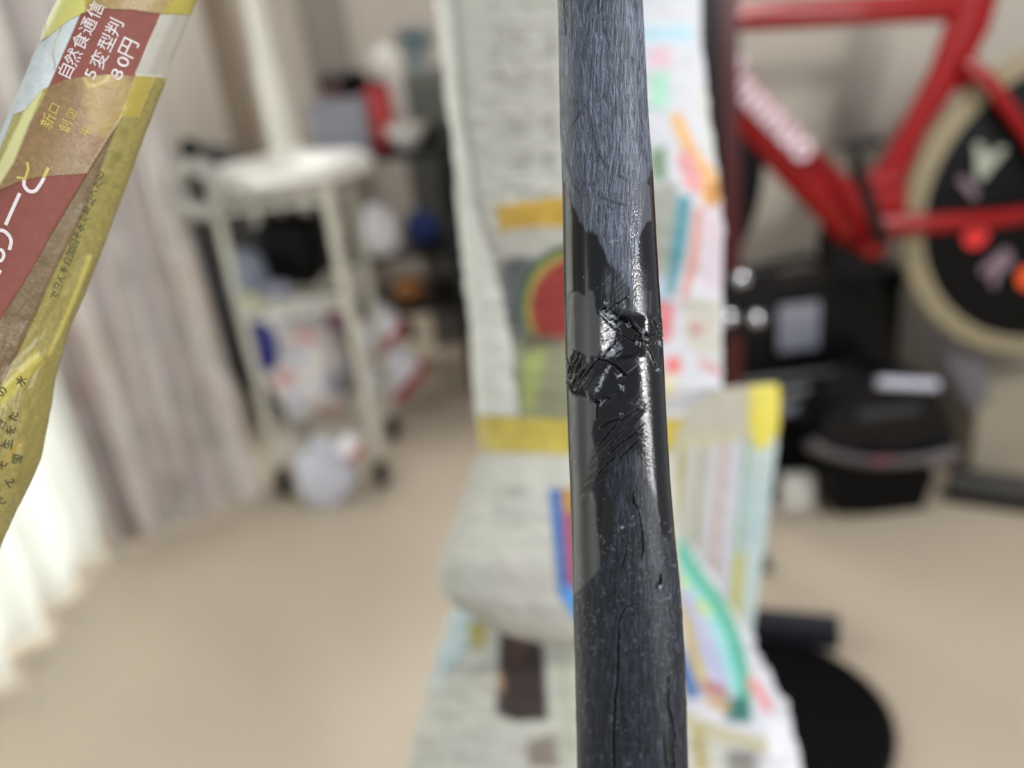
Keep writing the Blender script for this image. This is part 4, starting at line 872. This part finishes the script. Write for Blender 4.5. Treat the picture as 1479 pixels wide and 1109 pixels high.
# ------------------------------------------------------------------ red bicycle on the right
BY = 1.62
def b_(px, py, dy=0): return onY(px, py, BY + dy)
cR = np.array([1.199, BY, .696]); cF = np.array([.235, BY, .863]); cB = b_(1250, 345)
bike = thing('red_bicycle', 'glossy red track bicycle with a black disc rear wheel and tan tyre', 'bicycle', (cR[0], BY, cR[2] - .335))
rw = MB().torus(cR, .322, .0135, (0, 1, 0), 96, 14).build('rear_tyre', M['tan'], bike)
MB().lathe(cR, [(.309, -.010), (.300, -.012), (.02, -.022), (.02, .022), (.300, .012), (.309, .010), (.309, -.010)], 96, (0, 1, 0)).build('disc_wheel', M['disc'], bike)
MB().torus(cR, .300, .0165, (0, 1, 0), 96, 12, flat=.9).build('rim', M['tan'], bike)
MB().torus(cF, .322, .0135, (0, 1, 0), 96, 14).build('front_tyre', M['rubber'], bike)
fr_ = MB().lathe(cF, [(.309, -.012), (.225, -.008), (.225, .008), (.309, .012), (.309, -.012)], 96, (0, 1, 0)); fr_.build('front_rim', M['disc'], bike)
sp = MB()
for i in range(16):
    a = 2 * math.pi * i / 16; sp.tube([cF + np.array([0, 0, 0]) + .02 * np.array([math.cos(a + .3), 0, math.sin(a + .3)]), cF + .23 * np.array([math.cos(a), 0, math.sin(a)])], .0012, 6)
sp.build('spokes', M['chrome'], bike)
MB().lathe(cF, [(0, -.05), (.02, -.05), (.02, .05), (0, .05)], 20, (0, 1, 0)).build('front_hub', M['black'], bike)
def ft(name, pts, rad, flat=.62, m='red', **k):
    return MB().tube(pts, rad, 24, flat, ref=k.get('ref', (0, 0, 1))).build(name, M[m], bike)
hd_t, hd_b = b_(905, 10), b_(925, 92)
ft('top_tube', [b_(925, 30), b_(1100, 22), b_(1300, 12), b_(1410, 5)], [.027, .027, .027, .03])
ft('down_tube', [b_(935, 30), b_(1050, 128), b_(1150, 235), b_(1240, 325)], [.048, .048, .048, .052], .5)
ft('seat_tube', [b_(1420, -60), b_(1398, 35), b_(1368, 105), b_(1322, 180), b_(1290, 245), b_(1258, 335)], [.05, .046, .038, .028, .034, .045], .4, ref=(1, 0, 0))
ft('head_tube', [hd_t, hd_b], .03, .8, ref=(1, 0, 0)); ft('fork_blade', [hd_b, (hd_b + cF) / 2 + np.array([0, -.05, 0]), cF + np.array([0, -.05, 0])], [.02, .018, .012], .6, ref=(1, 0, 0))
ft('fork_blade', [hd_b, (hd_b + cF) / 2 + np.array([0, .05, 0]), cF + np.array([0, .05, 0])], [.02, .018, .012], .6, ref=(1, 0, 0))
for sgn in (-1, 1):
    o_ = np.array([0, sgn * .045, 0])
    ft('chain_stay', [b_(1262, 322) + o_ * .6, b_(1330, 318) + o_, b_(1420, 312) + o_, cR + o_], [.026, .020, .018, .015], .6)
    ft('seat_stay', [b_(1385, 90) + o_ * .5, b_(1410, 118) + o_ * .9, b_(1460, 190) + o_, cR + o_], [.016, .016, .014, .011], .8, ref=(1, 0, 0))
    MB().lathe(cR + o_ * 1.2, [(0, -.006), (.012, -.006), (.012, .006), (0, .006)], 16, (0, 1, 0)).build('axle_nut', M['chrome'], bike)
MB().lathe(cB, [(0, -.04), (.032, -.04), (.032, .04), (0, .04)], 24, (0, 1, 0)).build('bottom_bracket', M['red'], bike)
MB().lathe(cB + np.array([0, .052, -.01]), [(.045, -.002), (.078, -.002), (.084, 0), (.078, .002), (.045, .002), (.045, -.002)], 48, (0, 1, 0)).build('chainring', M['black'], bike)
MB().lathe(cB + np.array([0, .058, -.01]), [(0, -.01), (.05, -.008), (.05, .008), (0, .01)], 5, (0, 1, 0)).build('spider', M['black'], bike)
ck = MB().tube([cB + np.array([0, -.075, 0]), b_(1232, 222, -.085)], [.017, .012], 16, .5, ref=(1, 0, 0)).build('crank_arm', M['black'], bike)
MB().box(b_(1240, 207, -.12), (.07, .055, .014), bev=.2).tube([b_(1232, 222, -.075), b_(1236, 214, -.14)], .006, 8).build('pedal', M['black'], ck)
MB().tube([cB + np.array([0, .075, 0]), b_(1268, 440, .085)], [.017, .012], 16, .5, ref=(1, 0, 0)).build('crank_arm', M['black'], bike)
MB().tube([cB + np.array([0, .052, .07]), cR + np.array([-.0, .052, .025])], .003, 6).tube([cB + np.array([0, .052, -.09]), cR + np.array([0, .052, -.025])], .003, 6).build('chain', M['black'], bike)
MB().tube([b_(1420, -60), b_(1428, -150)], .016, 16).build('seat_post', M['black'], bike)
MB().blob(b_(1420, -160), (.13, .06, .02), .02, sq=2.6).build('saddle', M['black'], bike)
MB().tube([hd_t, b_(895, -50), b_(850, -70)], .014, 12).tube([b_(850, -70, -.2), b_(850, -70, .2)], .013, 12).build('handlebar', M['black'], bike)
MB().tube([b_(1205, 282), b_(1245, 300), b_(1302, 292)], [.036, .046, .040], 24, .5).build('frame_junction', M['red'], bike)
MB().tube([b_(1236, 268), b_(1296, 262)], [.03, .03], 20, .6).build('frame_gusset', M['red'], bike)
# white lettering on the down tube and pale letters on the disc
def flat_text(txt, org_, ex, ez, size, name, m, parent, depth=.0006, sx=1.0, bold=.02):
    cu = bpy.data.curves.new('t', 'FONT'); cu.body = txt; cu.offset = bold; cu.extrude = depth / size; cu.resolution_u = 4; cu.align_x = 'CENTER'; cu.align_y = 'CENTER'
    ob = bpy.data.objects.new('t', cu); col.objects.link(ob); dg = bpy.context.evaluated_depsgraph_get(); me = bpy.data.meshes.new_from_object(ob.evaluated_get(dg))
    V = np.array([v.co[:] for v in me.vertices]); F = [tuple(p.vertices) for p in me.polygons]
    bpy.data.objects.remove(ob); bpy.data.curves.remove(cu); bpy.data.meshes.remove(me)
    ex, ez = unit(ex), unit(ez); ny = np.cross(ex, ez); W = org_ + V[:, :1] * size * sx * ex + V[:, 1:2] * size * ez + V[:, 2:3] * size * ny
    return mesh_obj(name, W, F, m, parent, smooth=False)
p0_, p1_ = b_(1046, 92, -.035), b_(1172, 222, -.035); dr = unit(p1_ - p0_); up_ = np.array([-dr[2], 0, dr[0]]); up_ = up_ if up_[2] > 0 else -up_
for i, ch in enumerate('Annnuo'):
    flat_text(ch, p0_ + (p1_ - p0_) * (i + .5) / 6, dr, up_, .078, 'letter', M['letter'], bike, .001, bold=.045)
for px_, py_, ch, an, m_, sz in [(1424, 232, 'A', 165, 'greenl', .085), (1400, 272, 'I', 40, 'pinkl', .07), (1440, 386, 'R', -50, 'pinkl', .085)]:
    a = math.radians(an); flat_text(ch, b_(px_, py_, -.024), (math.cos(a), 0, math.sin(a)), (-math.sin(a), 0, math.cos(a)), sz, 'letter', M[m_], bike, .001, bold=.06)
MB().lathe(b_(1409, 340, -.024), [(0, 0), (.026, 0), (.026, .002), (0, .003)], 32, (0, -1, 0)).build('red_dot', M['redlit'], bike)
MB().lathe(b_(1486, 400, -.024), [(0, 0), (.026, 0), (.026, .002), (0, .003)], 32, (0, -1, 0)).build('orange_dot', M['orangelit'], bike)
# ------------------------------------------------------------------ rack pole in front of the front wheel
pp = onY(1030, 200, 1.52)
rk = thing('rack_pole', 'upright black and dark red pole standing before the bicycle front wheel', 'pole', (pp[0], 1.52, 0))
MB().box((pp[0] - .012, 1.52, 1.02), (.044, .05, 2.03), bev=.15).build('black_upright', M['black'], rk)
MB().box((pp[0] + .030, 1.525, 1.02), (.038, .035, 2.03), bev=.2).build('red_upright', M['dred'], rk)
MB().box((pp[0], 1.52, .012), (.16, .2, .024), bev=.2).build('foot_plate', M['black'], rk)
MB().tube([(pp[0] + .04, 1.53, .655), (pp[0] + .22, 1.60, .655), (cB[0] - .04, BY, .60)], .010, 12).build('arm', M['black'], rk)
for i, (a, b) in enumerate([(1070, 402), (1053, 458), (1092, 460)]):
    c_ = onY(a, b, 1.44 + .006 * i); kn = MB().lathe(c_ + np.array([-.014, 0, 0]), [(0, 0), (.012, 0), (.014, .003), (.014, .022), (.012, .025), (0, .025)], 24, (1, 0, .02)).tube([c_, c_ + np.array([0, .07, 0])], .006, 8).build('metal_knob', M['chrome'], rk)
MB().box((pp[0] + .05, 1.505, .60), (.13, .016, .13), bev=.2).build('bracket_plate', M['black'], rk)
# ------------------------------------------------------------------ dark equipment below the bicycle
eq = thing('storage_box', 'large black storage box under the bicycle bottom bracket', 'box', (.735, 1.87, 0))
MB().box((.735, 1.872, .26), (.50, .12, .50), bev=.06).build('box_body', M['black'], eq); MB().box((.735, 1.87, .525), (.52, .135, .035), bev=.2).build('lid', M['black'], eq)
MB().box((.725, 1.809, .43), (.10, .008, .12), bev=.2).build('grey_panel', M['silver'], eq)
MB().box((.735, 1.809, .30), (.46, .008, .012), bev=.2).build('ridge', M['grey'], eq)
t = thing('black_crate', 'low black crate with a pale rim left of the trainer unit', 'crate', (.62, 1.75, 0))
MB().box((.62, 1.755, .15), (.19, .08, .29), bev=.06).build('crate_body', M['blackm'], t); MB().box((.62, 1.712, .30), (.19, .008, .014), bev=.2).build('rim', M['grey'], t); MB().box((.675, 1.712, .255), (.06, .008, .025), bev=.3).build('label_plate', M['silver'], t)
c_ = onY(1152, 675, 1.68)
tag(MB().box((c_[0], 1.68, .045), (.08, .04, .09), bev=.2).build('white_block', M['white']), 'small white block on the floor left of the trainer unit', 'block')
tr = thing('trainer_unit', 'black trainer unit with a domed top and grey curved rim on the floor', 'trainer', (.90, 1.62, 0))
TX = onY(1270, 700, 1.56)[0]
def prism(sec, y0, y1, bev=0):
    n = len(sec); V = [(a, y0, b) for a, b in sec] + [(a, y1, b) for a, b in sec]; F = [tuple(range(n)), tuple(range(2 * n - 1, n - 1, -1))] + [((i + 1) % n, i, n + i, n + (i + 1) % n) for i in range(n)]
    return MB().add(V, F)
def pxz(lst, yy): return [tuple(onY(a, b, yy)[[0, 2]]) for a, b in lst]
def grounded(sec):
    return sec
prism(pxz([(1192, 672), (1203, 736), (1212, 742), (1318, 745), (1330, 740), (1352, 680)], 1.60), 1.60, 1.70).build('lower_housing', M['blackm'], tr, smooth=False)
prism(pxz([(1168, 655), (1200, 600), (1250, 560), (1268, 548), (1350, 552), (1362, 580), (1386, 650), (1330, 672), (1270, 678), (1210, 670)], 1.56), 1.56, 1.70).build('upper_housing', M['black'], tr, smooth=False)
rim = pxz([(1170, 642), (1200, 655), (1240, 664), (1280, 668), (1330, 664), (1380, 655)], 1.54)
MB().tube([(a, 1.54, b) for a, b in rim], [.016, .011, .010, .010, .011, .017], 14).build('curved_rim', mat('dull_grey_rim', (92, 86, 88), .4), tr)
a_ = pxz([(1268, 552), (1352, 556)], 1.55); MB().tube([(a_[0][0], 1.55, a_[0][1]), (a_[1][0], 1.55, a_[1][1])], .012, 14).build('top_bar', mat('bright_bar', (205, 205, 222), .3), tr)
a_ = pxz([(1235, 590), (1330, 600)], 1.55); MB().box(((a_[0][0] + a_[1][0]) / 2, 1.553, (a_[0][1] + a_[1][1]) / 2), (.14, .012, .02), bev=.2).build('front_ledge', mat('dark_ledge', (52, 54, 56), .4), tr)
a_ = pxz([(1272, 664)], 1.53)[0]; MB().box((a_[0], 1.526, a_[1]), (.055, .008, .012), bev=.3).build('pink_badge', mat('dull_pink', (130, 80, 96), .4), tr)
# curved grey leg under the disc wheel, beam and beige box behind the trainer
lg = [onY(a, b, 1.70) for a, b in ((1368, 470), (1386, 520), (1408, 562), (1436, 604))]
tag(MB().tube(lg, [.034, .040, .044, .036], 20, .5, ref=(1, 0, 0)).build('curved_leg', mat('grey_curved_metal', (118, 116, 122), .35)), 'grey curved leg below the disc wheel, right of the trainer unit', 'leg')
bm_ = thing('base_beam', 'long dark grey beam lying on the floor right of the trainer unit', 'beam', (1.2, 1.60, 0))
e0, e1 = onZ(1366, 724, 0), onZ(1560, 752, 0); dv = unit(e1 - e0); Rb = np.array([dv, np.cross((0, 0, 1), dv), (0, 0, 1)]).T; bc = (e0 + e1) / 2 + Rb[:, 1] * .03; bl = np.linalg.norm(e1 - e0)
MB().box(bc + (0, 0, .035), (bl, .06, .07), Rb, .2).build('beam_body', mat('dark_metal', (58, 58, 58), .45), bm_)
MB().box(bc - Rb[:, 1] * .032 + (0, 0, .011), (bl, .008, .02), Rb, .2).build('bottom_edge', M['blackm'], bm_)
hb = onY(1436, 645, 1.72); tag(MB().box((hb[0] + .10, 1.74, .135), (.36, .12, .27), bev=.08).build('beige_box', M['beige']), 'beige box behind the beam at the right edge', 'box')
# ------------------------------------------------------------------ black disc and bar on the floor at lower right
d0 = np.array([.372, 1.01, 0])
bs = thing('floor_stand', 'black round floor stand foot with a flat bar, at lower right', 'stand', (d0[0], d0[1], 0))
MB().lathe((d0[0], d0[1], 0), [(0, 0), (.184, 0), (.190, .006), (.190, .022), (.182, .03), (0, .034)], 96).build('disc', M['blackm'], bs)
w0, w1 = onZ(1060, 888, .06), onZ(1213, 904, .06); dv = unit(w1 - w0); mid = (w0 + w1) / 2
MB().box((mid[0], mid[1], .045), (np.linalg.norm(w1 - w0), .045, .05), np.array([dv, np.cross((0, 0, 1), dv), (0, 0, 1)]).T, .15).build('bar', mat('slate_plastic', (38, 39, 46), .3), bs)
